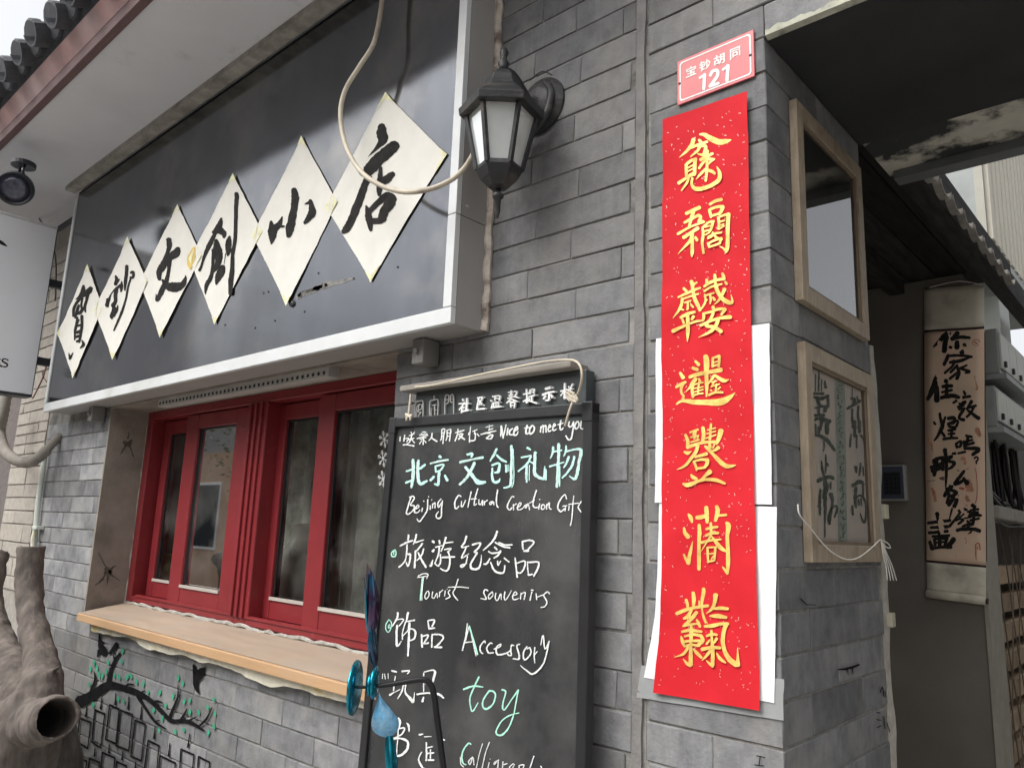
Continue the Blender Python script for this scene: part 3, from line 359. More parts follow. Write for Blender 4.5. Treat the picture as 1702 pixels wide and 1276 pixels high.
SCROLL_CH = [
 (1502, 550, 8.51, "640,30,70 570,90,60 430,230,20|610,90,60 590,200,60 580,290,60|770,30,50 690,120,50|690,130,30 800,90,40 940,100,30|760,160,50 760,240,60|660,235,35 680,240,35|860,195,40 880,210,30"),
 (1502, 550, 8.51, "840,280,30 830,310,60|640,350,40 580,480,40|620,360,30 800,350,30 970,370,30|660,450,30 800,430,40 960,370,20|720,430,40 700,500,30 590,600,30|760,500,30 670,590,30|760,490,30 790,600,40 760,680,40|760,600,30 660,680,30|790,540,30 900,490,25|820,540,30 940,580,35 880,600,20"),
 (1502, 550, 8.51, "510,630,80 440,790,70 350,970,40|470,800,60 480,990,60|600,710,50 620,720,40|560,790,40 690,780,40|550,870,30 690,840,30|620,760,40 610,930,40|540,950,40 680,920,50 790,940,40"),
 (1502, 550, 8.51, "860,860,30 880,900,30|710,1020,30 830,950,35 950,930,30|800,1030,40 880,1010,40|780,1080,40 860,1050,30|790,1110,30 870,1100,30|850,1120,40 790,1230,30 860,1260,40|970,1000,40 900,1110,25|930,1090,30 1030,1060,30|1000,1080,30 960,1160,30 900,1220,30|920,1130,30 1070,1240,45"),
 (1502, 690, 8.51, "430,110,40 460,130,25|520,-20,30 540,90,35 560,150,45 500,280,35 440,360,20|600,30,25 560,130,40|540,230,30 590,300,30|640,50,40 720,40,40 720,110,30 660,120,30|640,130,40 770,80,30 740,170,30 650,160,30|640,220,30 740,200,30|690,210,35 680,330,30|640,270,25 730,260,25|570,340,30 680,325,30 770,325,25"),
 (1502, 690, 8.51, "750,400,30 760,460,30|760,400,25 820,370,30 810,440,30 770,450,25|860,370,30 870,470,30|890,290,30 970,310,30|920,300,30 900,400,35|870,380,30 980,350,25|880,430,35 1000,390,30|870,470,35 1070,480,45 980,560,35|700,545,30 740,540,30|780,540,25 880,520,25|1005,610,20 1040,590,20 1060,620,20 1030,660,20|1034,678,20 1037,682,20"),
 (1502, 690, 8.51, "400,660,45 500,610,40 570,600,40|400,740,50 560,680,40|410,790,45 540,740,45|470,620,50 450,740,55 440,850,40|560,620,40 560,770,40|590,490,50 605,600,40 610,750,35 605,900,30 600,1060,10|620,600,30 690,580,30|690,585,30 640,650,25 720,670,40 690,730,35 630,760,25"),
 (1502, 690, 8.51, "860,790,35 790,880,40 720,970,40|730,980,35 800,950,40 860,910,30|850,890,35 900,960,60"),
 (1502, 690, 8.51, "680,1000,50 620,1080,50 580,1140,40|620,1040,40 750,1090,40 680,1150,45|650,1100,30 620,1240,40|710,1170,50 640,1270,40|760,1190,40 720,1290,45|690,1320,25 650,1470,14"),
 (1562, 830, 12.15, "390,230,50 480,190,50 550,210,40|420,250,40 330,380,40 200,540,50|490,290,30 400,360,35|330,420,40 400,390,40 480,410,40 380,490,40|660,110,60 710,150,60|570,250,35 680,200,35 790,195,35|620,280,60 770,260,50|600,330,60 720,310,50 840,320,40|500,380,25 640,350,30|620,420,40 800,380,35|700,200,40 690,400,50 670,510,40|560,430,40 640,520,40|460,540,30 600,490,50 680,490,40|590,520,50 570,590,40|350,620,50 520,590,60 720,600,60 810,635,60|640,650,30 570,700,8"),
 (1202, 650, 3.402, "1210,690,18 1225,760,18 1225,870,18|1160,745,14 1230,735,14 1285,730,14|1175,770,12 1270,765,16|1165,800,14 1230,795,14 1270,790,14|1185,820,12 1280,815,12|1195,835,14 1200,870,14|1195,835,12 1270,830,14|1265,830,16 1255,870,14|1200,855,10 1260,850,10|1170,850,14 1185,890,20|1305,835,22 1270,880,22|1180,890,14 1240,880,14 1290,880,16")]
FRAME_CH = [
 (1320, 590, 10, "405,250,15 410,400,35|350,320,20 350,600,18|400,400,20 400,600,25|450,410,25 450,600,18|500,430,25 520,540,50|310,640,40 480,640,45|320,700,50 440,720,60 560,680,50|380,740,50 430,860,60|330,880,25 470,850,40|400,880,50 400,980,40|520,850,60 500,930,70|550,700,40 560,860,40|330,1000,40 480,1000,60|330,1080,50 400,1050,50 580,1100,70|340,1150,40 345,1300,40|450,1100,50 420,1240,40|540,1120,60 540,1300,60|320,1330,45 420,1340,50 520,1400,55 600,1490,45 660,1580,40|400,1200,40 400,1320,30|480,1430,18 490,1520,15 470,1600,15"),
 (1320, 700, 10, "520,550,20 525,700,35 515,860,25|550,700,30 560,740,30|450,660,20 460,780,40 490,900,40|340,1010,60 450,960,60 580,920,60 640,950,60|500,960,60 520,1100,90 490,1270,60|600,1010,30 600,1120,30|430,1130,30 420,1270,40 420,1400,40 425,1550,30|500,1150,60 510,1400,50 505,1650,25 505,1920,15|600,1210,70 630,1350,40 600,1550,35 580,1710,30 560,1600,25 600,1470,30 680,1400,25 710,1460,25 660,1590,25|360,1420,25 400,1400,25"),
 (1320, 590, 10, "960,540,12 960,690,18|940,720,40 1000,740,60 980,800,50|880,890,50 960,840,50 1090,760,50|1040,690,25 1060,790,40|960,900,40 960,1050,40 980,1200,50|1060,850,40 1060,1050,40 1090,1200,45|1000,1100,60 1000,1350,50|1080,1100,50 1080,1280,50|940,1310,20 920,1520,35|1030,1330,30 1030,1540,25|1100,1330,40 1180,1450,30"),
 (1320, 700, 10, "1020,760,60 1030,850,30|1100,690,18 1095,800,40 1080,900,30|1140,750,18 1150,900,25|970,1070,60 1080,1000,70 1150,1050,40|1020,1100,50 1010,1280,50 1020,1430,35|1140,1000,30 1140,1240,25|960,1400,30 970,1550,35|1020,1260,40 1100,1230,35 1180,1350,40 1190,1550,35 1150,1680,40 1090,1530,15|1060,1300,35 1070,1390,30|1100,1280,25 1110,1400,20")]
BRANCH = (100, 1080, 6.51, "215,560,130 330,500,110 440,430,100 520,380,90 600,385,80 700,410,65 800,440,60 900,490,55 1000,560,50 1100,660,48 1200,760,50 1300,765,45 1380,770,45 1460,805,40 1560,870,20|520,350,45 550,230,35 590,120,30 650,35,25|590,110,20 580,50,15|540,230,15 540,190,10|330,460,30 380,320,25 370,230,10|380,320,18 400,305,12|720,390,25 740,365,20 800,370,15|860,470,30 920,435,12|840,490,40 930,630,30 1030,770,28 1150,850,15|1030,770,15 1080,755,10|1000,560,30 1060,550,25 1115,570,12|1190,720,30 1250,580,28 1280,490,20 1280,370,8|1270,510,15 1315,480,10|1310,760,35 1350,690,25 1380,630,10|1380,770,30 1480,720,10|1500,830,25 1590,740,25 1650,620,12")
LEAVES = [(330,205),(370,135),(400,195),(425,265),(460,280),(320,370),(520,130),(500,230),(590,275),(640,290),(665,120),(680,5),(730,290),(770,280),(830,340),(905,365),(955,455),(1080,460),(1225,495),(630,525),(690,550),(360,590),(1015,650),(1110,740),(1145,600),(1075,865),(1250,880),(1340,860),(1280,300),(1330,360),(1345,555),(1405,545),(1405,670),(1500,670),(1600,620),(1665,530),(1680,690),(1665,820),(1605,895)]
BIRDS = [(100, 1080, 6.51, "1450,160,28 1470,300,60 1470,380,50 1500,460,22|1480,280,60 1520,240,90 1570,190,20|1490,320,30 1560,240,14|1480,340,30 1545,290,12"),
 (0, 1020, 7.73, "1280,260,18 1290,380,55 1330,480,105 1340,510,70|1280,470,50 1255,550,15|1310,350,36 1316,356,30"),
 (0, 1020, 7.73, "1500,380,46 1470,440,58 1400,510,22|1470,480,20 1475,520,12")]
OUTLINES = [((215,735),(335,780),(300,1060),(185,990)),((380,645),(485,690),(440,1050),(345,990)),((540,590),(640,635),(605,1010),(495,960)),((655,650),(785,695),(745,1085),(610,1030)),((815,755),(925,800),(880,1195),(770,1145)),((955,975),(1070,1030),(1040,1420),(905,1360)),((1085,1140),(1250,1220),(1215,1500),(1060,1430)),((1310,1070),(1450,1130),(1420,1480),(1290,1420)),((1500,1150),(1620,1210),(1600,1500),(1480,1440)),((170,1140),(290,1200),(260,1440),(140,1380)),((320,1165),(430,1215),(400,1450),(300,1400)),((460,1105),(595,1165),(570,1420),(435,1360)),((615,1205),(720,1250),(700,1480),(590,1420))]
BULBS = [(290,605,280,715),(455,515,440,630),(605,465,598,585),(748,505,738,630),(885,610,875,740),(1030,820,1018,950),(1190,1005,1175,1140),(1405,905,1385,1045),(235,1055,230,1135),(380,1060,375,1140),(535,1020,530,1105),(680,1090,672,1180),(820,1205,815,1276)]
# ================================================================ SETTING
def struct(o): o['kind'] = 'structure'; return o
ASPH = mk('pale_bounce_paving', (.34, .33, .31), .95, .2, 6, .4, 200, spec=.2)  # unseen ground, made pale to bounce light up onto the soffits
struct(part('lane', bx(-14, 14, -12, .0, -.1, 0), ASPH))
struct(part('courtyard_ground', bx(-6, 6, .0, 12, -.1, -.002), ASPH))

# ================================================================ bricks
_bm = {}
def brick_mesh(w, d, h):
    k = (round(w, 3), round(d, 3), round(h, 3), rnd.randrange(3))
    if k in _bm: return _bm[k]
    bm = NB(); box(bm, -w/2, w/2, -d/2, d/2, -h/2, h/2)
    bmesh.ops.bevel(bm, geom=bm.edges[:], offset=.0016, segments=1, affect='EDGES')
    for v in bm.verts: v.co += Vector((rnd.uniform(-1, 1)*.0012, rnd.uniform(-1, 1)*.0006, rnd.uniform(-1, 1)*.0014))
    bmesh.ops.recalc_face_normals(bm, faces=bm.faces[:])
    me = bpy.data.meshes.new('brick'); bm.to_mesh(me); bm.free(); _bm[k] = me
    return me
def brick(parent, x0, x1, y0, y1, z0, z1, mat, name='brick'):
    me = brick_mesh(x1-x0, y1-y0, z1-z0)
    if not me.materials: me.materials.append(mat)
    o = bpy.data.objects.new(name, me); C.objects.link(o)
    if me.materials[0] != mat:
        o.material_slots[0].link = 'OBJECT'; o.material_slots[0].material = mat
    o.location = ((x0+x1)/2, (y0+y1)/2+rnd.uniform(-.0009, .0009), (z0+z1)/2)
    o.rotation_euler = (rnd.uniform(-.004, .004), rnd.uniform(-.002, .002), rnd.uniform(-.003, .003))
    setparent(o, parent); return o
PITCH, BH, JV = .0661, .0622, .0022
def course(parent, z, x0, x1, mat, phase, skip=None, L=.243, dep=.05, y=0.0):
    """one course of facing bricks between x0 and x1"""
    X = x0 - (phase % L)
    while X < x1:
        a, b = max(X, x0), min(X+L, x1)
        if b-a > .02 and not (skip and skip(a, b, z)):
            brick(parent, a+JV/2, b-JV/2, y, y+dep, z, z+BH, mat)
        X += L

# ================================================================ SHOP BUILDING
shop = thing('shop_building', 'single-storey grey brick shop with a red sliding window and tiled eave', 'building', (-2.3, .1, 0))
WX0, WX1 = -3.283, -1.486        # window opening
bm = NB()
box(bm, -4.02, WX0, .0035, .24, 0, 3.4); box(bm, WX1, -.757, .0035, .24, 0, 3.4)
box(bm, WX0, WX1, .004, .24, 0, 1.165); box(bm, WX0, WX1, .004, .24, 1.995, 3.4)
part('wall_core', bm, MORTAR, shop)
nrow = 0
for k in range(-22, 17):
    z = 2.0445 + k*PITCH
    if z < .55: continue
    # right of the window (behind the sign and the chalkboard nothing can be seen)
    def hid(a, b, z): return (b < -1.20 and z > 1.985) or (a > -1.40 and b < -.92 and z < 1.70)
    course(shop, z, WX1, -.784, BRICK, [.06, .185, .04, .17][k % 4], hid)
for k in range(-16, 6):
    z = 1.694 + k*PITCH
    if z > 1.93 or z < .60: continue
    if z+BH < 1.165:
        course(shop, z, -4.015, WX1-.002, BRICKW if z > 1.05 else BRICK, [.0, .125, .03, .16][k % 4], lambda a, b, z: b < -3.3 and z < .9)
    else:
        course(shop, z, -4.015, WX0-.004, BRICKW, [.0, .125, .05, .17][k % 4])
for x0, x1 in ((-4.015, -3.76),):
    for k in range(6, 19): course(shop, 1.694+k*PITCH, x0, x1, BRICKW, .1*(k % 2))
# plastered window reveals, lintel soffit
part('reveal_plaster', bx(WX0-.002, WX0+.012, -.002, .16, 1.19, 1.994), PLASTER, shop)
part('reveal_plaster', bx(WX1-.012, WX1+.002, .055, .16, 1.19, 1.994), PLASTER, shop)
part('lintel_plaster', bx(WX0, WX1, .002, .16, 1.982, 1.998), PLASTER, shop)
part('lintel_board', bx(-4.9, -3.765, .012, .05, 2.52, 3.02), mk('slate_board', (.035, .04, .05), .55, .15, 5), shop)
SRV = Surf((WX0+.012, 0, 0), (1, 0, 0))
HOLE = mk('broken_plaster_hole', (.09, .078, .065), .95, .4, 60)
for s in ("178,945,9 181,952,11 184,948,7|178,950,4 165,968,2|184,945,4 192,940,1.5|180,955,5 178,972,1|176,942,3 163,918,1|184,955,3 200,965,1|172,962,3 158,972,1", "206,735,6 213,738,8 218,732,5|208,742,4 200,755,1|216,742,3 224,765,1|212,728,3 215,718,1"):
    glyph('plaster_hole', (0, 0, 1, s), SRV, HOLE, shop, .0006, .45)
# --- sliding window
OUTY0, OUTY1 = .145, .235
FR0, FR1 = -3.271, -1.44
bm = NB()
box(bm, FR0, -3.225, OUTY0, OUTY1, 1.222, 1.982); box(bm, -1.50, FR1, OUTY0, OUTY1, 1.222, 1.982)
box(bm, -3.225, -1.50, OUTY0+.001, OUTY1, 1.222, 1.245); box(bm, -3.225, -1.50, OUTY0+.001, OUTY1, 1.948, 1.982)
box(bm, -2.452, -2.325, OUTY0-.004, OUTY1-.002, 1.245, 1.948)
win = part('window', bm, RED, shop, bevel=.004)
bm = NB()
for xx in (-2.43, -2.395, -2.36): box(bm, xx, xx+.012, OUTY0-.012, OUTY0-.004, 1.245, 1.948)
part('mullion_bead', bm, RED, win, bevel=.002)
bm = NB(); box(bm, -3.183, -1.5, OUTY0-.003, OUTY0+.012, 1.245, 1.253)
part('track', bm, RED, win)
GLASS = glassmat('window_glass', (.88, .92, .90), 1.6, .02, .13, 7)
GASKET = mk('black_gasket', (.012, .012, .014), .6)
def sash(x0, x1, y0, y1, sl, sr, z0=1.247, z1=1.944, gb=1.312, gt=1.89):
    bm = NB()
    box(bm, x0, x0+sl, y0, y1, z0, z1); box(bm, x1-sr, x1, y0, y1, z0, z1)
    box(bm, x0+sl, x1-sr, y0+.001, y1-.001, z0, gb); box(bm, x0+sl, x1-sr, y0+.001, y1-.001, gt, z1)
    s = part('sash', bm, RED, win, bevel=.003)
    bm = NB(); g = .006; a, b = x0+sl, x1-sr; ym = (y0+y1)/2
    box(bm, a, a+g, ym-.006, ym+.004, gb, gt); box(bm, b-g, b, ym-.006, ym+.004, gb, gt); box(bm, a+g, b-g, ym-.006, ym+.004, gt-g, gt); box(bm, a+g, b-g, ym-.006, ym+.004, gb, gb+.003)
    part('gasket', bm, GASKET, win)
    bm = NB(); poly(bm, [(a, ym, gb), (b, ym, gb), (b, ym, gt), (a, ym, gt)]); part('pane', bm, GLASS, win)
    part('sash_bead', bx(a, b, y0-.004, y0+.002, gb-.006, gb+.004), mk('pale_bead', (.42, .38, .34), .6, .1), win)
sash(-3.205, -2.86, .192, .226, .052, .05)
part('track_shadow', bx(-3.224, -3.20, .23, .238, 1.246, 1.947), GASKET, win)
sash(-2.926, -2.457, .152, .186, .094, .088)
sash(-2.345, -1.97, .192, .226, .058, .05)
sash(-2.039, -1.505, .152, .186, .084, .06)
GREYM = mk('grey_metal_fitting', (.42, .44, .43), .35, .1, metal=.3)
for x in (-2.925, -2.035):                       # lever handles on the inner face of the stiles, seen through the glass
    bm = NB(); box(bm, x, x+.035, .24, .252, 1.29, 1.40); lathe(bm, [(.014, 0), (.014, .02)], (x+.018, .24, 1.36), 12, (0, -1, 0))
    tube(bm, [(x+.018, .225, 1.37), (x+.018, .222, 1.41), (x+.022, .222, 1.46)], [.011, .009, .006], 8)
    part('handle', bm, GREYM, win, smooth=False, bevel=.002)
for x in (-2.93, -2.04):
    part('inner_stile', bx(x+.03, x+.062, .262, .28, 1.30, 1.90), mk('white_upvc', (.62, .64, .62), .4, .05), win)
CAULK = mk('rough_caulk', (.36, .345, .31), .95, .3, 40, .9, 90, dirt=(.25, .23, .2), dscale=30, dth=(.5, .65))
bm = NB(); pts = []
x = FR0-.006
while x < -1.46: pts.append((x, OUTY0-.004+rnd.uniform(-.004, .003), 1.219+rnd.uniform(-.004, .004))); x += .035
tube(bm, pts, [rnd.uniform(.004, .008) for _ in pts], 7, 2)
part('caulk', bm, CAULK, shop)
pts = [(FR0-.004+rnd.uniform(-.002, .002), OUTY0+.002, 1.22+i*.035) for i in range(22)]
bm = NB(); tube(bm, pts, [rnd.uniform(.004, .008) for _ in pts], 7, 2); part('caulk', bm, CAULK, shop)
# --- sill board with foam packing under it
SILLW = mk('tan_sill_board', (.46, .29, .16), .5, .10, 5, .05, 120, stretch=(.6, 6, 6), spec=.4, dirt=(.42, .30, .20), dscale=4, dth=(.5, .85))
SILLTOP = mk('darker_sill_top', (.32, .245, .18), .75, .14, 6, .12, 120, dirt=(.30, .25, .20), dscale=6, dth=(.45, .75), stretch=(.6, 4, 4))  # sill top darker and greyer than the front edge
bm = NB()
xa, xb = -3.205, -1.415
v = [(xa, -.052, 1.163), (xb, -.052, 1.163), (xb, -.052, 1.191), (xa, -.052, 1.191), (xa-.06, .142, 1.185), (xb, .142, 1.185), (xb, .142, 1.214), (xa-.06, .142, 1.214)]
V = [bm.verts.new(p) for p in v]
for f in ((0,1,2,3),(3,2,6,7),(7,6,5,4),(4,5,1,0),(0,3,7,4),(1,5,6,2)): bm.faces.new([V[i] for i in f])
sill = part('window_sill', bm, SILLW, shop, bevel=.003)
bm = NB(); q = .0014
poly(bm, [(xa+.004, -.046, 1.191+q+.0007), (xb-.004, -.046, 1.191+q+.0007), (xb-.004, .140, 1.214+q), (xa-.05, .140, 1.214+q)])
part('sill_laminate', bm, SILLTOP, sill)
FOAM = mk('foam_packing', (.72, .69, .57), .95, .12, 30, .5, 70, dirt=(.60, .50, .20), dscale=8, dth=(.5, .6))
bm = NB(); x = -3.12; lo = []
prev = None
while x < -1.46:
    zb = 1.162-(.022+.012*noise2(x*6, 1)+rnd.uniform(0, .004)); yb = -.030+rnd.uniform(-.003, .003)
    ring = [bm.verts.new(p) for p in ((x, yb, 1.163), (x, .01, 1.163), (x, .01, zb), (x, yb+.003, zb))]
    if prev:
        for i in range(4): bm.faces.new((prev[i], prev[(i+1) % 4], ring[(i+1) % 4], ring[i]))
    else: bm.faces.new(ring)
    prev = ring; x += .03
bm.faces.new(prev[::-1]); part('foam_packing', bm, FOAM, shop)
# --- room behind the glass
ROOM = mk('room_wall', (.42, .41, .37), .9, .2, 3)
bm = NB()
for a in ((-3.7, -1.05, 1.6, 1.65, .4, 2.6), (-3.7, -3.65, .245, 1.6, .4, 2.6), (-1.1, -1.05, .245, 1.6, .4, 2.6), (-3.65, -1.1, .245, 1.6, .4, .95), (-3.65, -1.1, .245, 1.6, 2.5, 2.6)): box(bm, *a)
part('room', bm, ROOM, shop)
# --- eave: soffit, fascia, pink verge board, tiled roof
SOFF = mk('painted_soffit', (.64, .64, .665), .85, .05, 3, .10, 60, dirt=(.30, .28, .27), dscale=3.2, dth=(.62, .82), spec=.2)
part('soffit', bx(-4.75, -.85, -.46, .0, 3.024, 3.09), SOFF, shop)
part('cornice_strip', bx(-3.752, -1.16, -.155, -.112, 3.000, 3.022), mk('dirty_caulk_strip', (.34, .32, .28), .9, .3, 18, .6, 60, dirt=(.16, .15, .13), dscale=7), shop)
part('fascia', bx(-4.77, -.85, -.487, -.461, 3.008, 3.062), mk('brown_fascia', (.12, .065, .062), .6, .25, 20, .2, 80, stretch=(1, 8, 8)), shop, bevel=.002)
bm = NB()
v = [(-4.8, -.488, 3.05), (-.8, -.488, 3.05), (-.8, -.522, 3.10), (-4.8, -.522, 3.10)]
part('verge_board', slab([Vector(p) for p in v], (0, -.82, -.57), .012), mk('pink_verge_paint', (.42, .25, .24), .8, .18, 9, .15, 60, dirt=(.52, .42, .42), dscale=3, dth=(.4, .7)), shop)
TILE = mk('slate_roof_tile', (.055, .058, .066), .75, .3, 25, .3, 120, objrand=.25)
bm = slab([Vector(p) for p in ((-4.8, -.53, 3.125), (-.8, -.53, 3.125), (-.8, .4, 3.57), (-4.8, .4, 3.57))], (0, -.42, .9), .03)
roof = part('roof', bm, TILE, shop)
ax = Vector((0, .906, .423))
def roof_tile():
    bm = NB(); lathe(bm, [(.056, 0), (.063, .005), (.063, .03), (.055, .034), (.055, .42)], (0, 0, 0), 14, ax)
    return bm
rt = roof_tile(); bmesh.ops.recalc_face_normals(rt, faces=rt.faces[:]); me_t = bpy.data.meshes.new('roof_tile'); rt.to_mesh(me_t); rt.free(); me_t.materials.append(TILE)
bm = NB(); seg = 10
for s_ in (0, 1):
    pass
for i in range(seg):
    a0, a1 = math.pi*(1+i/seg), math.pi*(1+(i+1)/seg)
    e = Vector((1, 0, 0)); n_ = Vector((0, -.423, .906))
    def pt(a, r, l): return e*math.cos(a)*r + n_*(math.sin(a)*r+.03) + ax*l
    bm.faces.new([bm.verts.new(p) for p in (pt(a0, .055, -.02), pt(a1, .055, -.02), pt(a1, .055, .4), pt(a0, .055, .4))])
    bm.faces.new([bm.verts.new(p) for p in (pt(a0, .055, -.02), pt(a1, .055, -.02), pt(a1, .047, -.02), pt(a0, .047, -.02))])
me_p = bpy.data.meshes.new('pan_tile'); bm.to_mesh(me_p); bm.free(); me_p.materials.append(TILE)
for i in range(23):
    x = -4.7+i*.165
    for nm, me_, dx, dz in (('roof_tile', me_t, 0, .06), ('pan_tile', me_p, .0825, .02)):
        o = bpy.data.objects.new(nm, me_); C.objects.link(o); o.location = (x+dx+rnd.uniform(-.004, .004), -.565+rnd.uniform(-.008, .008), 3.105+dz+rnd.uniform(-.004, .004)); setparent(o, roof)

# ================================================================ NEIGHBOURING PIER on the left
npier = thing('neighbour_wall', 'pale beige brick pier and brown rendered wall left of the shop', 'wall', (-4.4, .1, 0))
part('wall_core', bx(-4.5, -4.03, .006, .3, 0, 2.99), mk('pale_mortar', (.30, .28, .25), .95, .2, 30), npier)
zz = 1.2; k = 0
while zz < 2.8:
    h = rnd.choice([.05, .062, .07, .085]); j = rnd.choice([.0, .12, .2, .27]); x0 = -4.49
    for a, b in ((x0, x0+.06+j), (x0+.066+j, -4.035)):
        if b-a > .03: brick(npier, a, b, 0, .06, zz, zz+h-.006, BEIGE)
    zz += h
part('rendered_wall', bx(-7.5, -4.52, .03, .3, 0, 3.5), mk('brown_render', (.13, .112, .105), .95, .2, 40, .5, 120), npier)

# ================================================================ GATE HOUSE (right): pier, jamb, lintel slab, ceilings
gate = thing('gate_house', 'grey brick gateway pier with a dark flat lintel over the passage', 'gateway', (-.5, .25, 0))
XC = -.515
part('pier_core', bx(-.756, XC-.0022, .003, .497, 0, 2.45), MORTARP, gate)
part('pier_top', bx(-.756, XC-.003, .004, .497, 2.45, 3.3), MORTAR, gate)
for k in range(-20, 17):
    z = 2.0445 + k*PITCH - .006
    if z < .62: continue
    A = k % 2 == 0
    w, d = (.236, .118) if A else (.115, .24)
    top = z > 2.43
    if top:
        course(gate, z, -.757, .6, BRICK, .1*(k % 2), y=-.001); continue
    brick(gate, XC-w, XC, 0, d, z, z+BH, BRICK)
    if not A: brick(gate, -.755, XC-w-JV, 0, .06, z, z+BH, BRICK)
    y = d+JV
    while y < .49:
        b = min(y+.238, .498)
        if b-y > .03: brick(gate, XC-.06, XC, y, b, z, z+BH, BRICK)
        y = b+JV
# vertical joint between the shop wall and the gate pier: mortar band with a crack
JOINT = mk('joint_band', (.175, .168, .165), .95, .2, 30, .6, 120, dirt=(.22, .21, .19), dscale=10)
bm = NB(); zc = .6; prev = None
while zc < 3.0:
    xw = -.7625+.0022*noise2(zc*9, 2)+rnd.uniform(-.001, .001)
    ring = [bm.verts.new(p) for p in ((-.783, -.0025, zc), (xw, -.0025, zc), (xw, .01, zc), (-.783, .01, zc))]
    if prev:
        for i in range(4): bm.faces.new((prev[i], prev[(i+1) % 4], ring[(i+1) % 4], ring[i]))
    prev = ring; zc += .02
part('joint_band', bm, JOINT, gate)
LINT = mk('lintel_plaster_grey', (.22, .225, .22), .9, .2, 14, .3, 90, dirt=(.34, .35, .28), dscale=8)
part('lintel', bx(XC-.002, 1.25, .006, .5, 2.441, 2.9), LINT, gate)
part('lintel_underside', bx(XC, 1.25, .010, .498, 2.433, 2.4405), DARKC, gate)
PEEL = mk('peeling_paint_ceiling', (.58, .55, .47), .9, .16, 9, .4, 60, dirt=(.035, .037, .038), dscale=4.2, dth=(.47, .53))
part('inner_ceiling', bx(XC, 1.25, .503, .735, 2.447, 2.50), PEEL, gate)
part('steel_angle', bx(-.50, 1.25, .70, .745, 2.425, 2.446), mk('grey_steel', (.14, .15, .155), .5, .2, metal=.2), gate)
bm = NB(); zc = .8; prev = None
while zc < 2.0:
    o_ = .012+.006*noise2(zc*12, 4)
    ring = [bm.verts.new(p) for p in ((XC+.002, .496, zc), (XC+.002+o_*.3, .503+o_, zc), (XC-.03, .503+o_, zc), (XC-.03, .496, zc))]
    if prev:
        for i in range(4): bm.faces.new((prev[i], prev[(i+1) % 4], ring[(i+1) % 4], ring[i]))
    prev = ring; zc += .03
part('jamb_edge_plaster', bm, mk('pale_edge_plaster', (.36, .34, .30), .95, .2, 30, .5), gate)
part('light_block_pier', bx(1.0, 1.3, .004, .5, 0, 2.43), BRICK, gate)  # unseen plain pier, added to block light from the right
bm = NB(); x = -.512
prev = None
while x < -.18:
    d_ = .004+.006*abs(noise2(x*40, 3))+rnd.uniform(0, .003)
    ring = [bm.verts.new(p) for p in ((x, -.0022, 2.4345), (x, .008, 2.4295), (x, .008, 2.4345+d_), (x, -.0022, 2.4345+d_*1.4))]
    if prev:
        for i in range(4): bm.faces.new((prev[i], prev[(i+1) % 4], ring[(i+1) % 4], ring[i]))
    prev = ring; x += .008
part('chipped_edge', bm, mk('chipped_paint', (.42, .42, .34), .9, .3, 60, dirt=(.10, .10, .09), dscale=30), gate)
# passage
pas = thing('passage_wall', 'plain grey-brown plastered wall inside the gateway behind the scroll', 'wall', (-.9, 1.75, 0))
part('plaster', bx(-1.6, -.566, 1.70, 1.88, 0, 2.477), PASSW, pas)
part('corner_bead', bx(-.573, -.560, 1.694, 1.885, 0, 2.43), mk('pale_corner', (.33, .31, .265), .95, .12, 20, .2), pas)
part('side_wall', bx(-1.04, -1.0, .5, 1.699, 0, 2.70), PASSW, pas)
part('sky_block_wall', bx(.85, 1.05, .5, 7, 0, 3.0), PASSW, pas)  # unseen wall, height set to keep sky light out of the passage
eave = thing('inner_eave', 'dark board eave with broken clay tile lip above the scroll', 'eave', (-.7, 1.1, 2.5))
PLANK = mk('dark_plank', (.028, .026, .024), .8, .5, 8, .5, 60, stretch=(8, 1, 8), objrand=.4, spec=.2)  # very dark boards, tone varying from plank to plank
part('roof_deck', bx(-1.6, -.46, .505, 1.95, 2.51, 2.56), PLANK, eave)
for i in range(6):
    x = -1.0+i*.09
    part('plank', bx(x, x+.084, .505, 1.705, 2.478+rnd.uniform(0, .004), 2.50), PLANK, eave)
part('rafter', bx(-.80, -.75, .505, 1.70, 2.44, 2.477), PLANK, eave)
part('rafter', bx(-.505, -.455, .76, 2.6, 2.44, 2.50), PLANK, eave)
CLAY = mk('grey_clay_tile', (.30, .28, .25), .9, .25, 30, .4)
for i in range(9):
    y = .80+i*.125; bm = NB()
    for j in range(8):
        a0, a1 = math.pi*j/8+math.pi, math.pi*(j+1)/8+math.pi
        P_ = lambda a, r, x_: Vector((x_, y+math.cos(a)*r, 2.475+math.sin(a)*r*.55))
        bm.faces.new([bm.verts.new(p) for p in (P_(a0, .056, -.462), P_(a1, .056, -.462), P_(a1, .056, -.435), P_(a0, .056, -.435))])
        bm.faces.new([bm.verts.new(p) for p in (P_(a0, .056, -.435), P_(a1, .056, -.435), P_(a1, .048, -.435), P_(a0, .048, -.435))])
    part('eave_tile', bm, CLAY, eave)
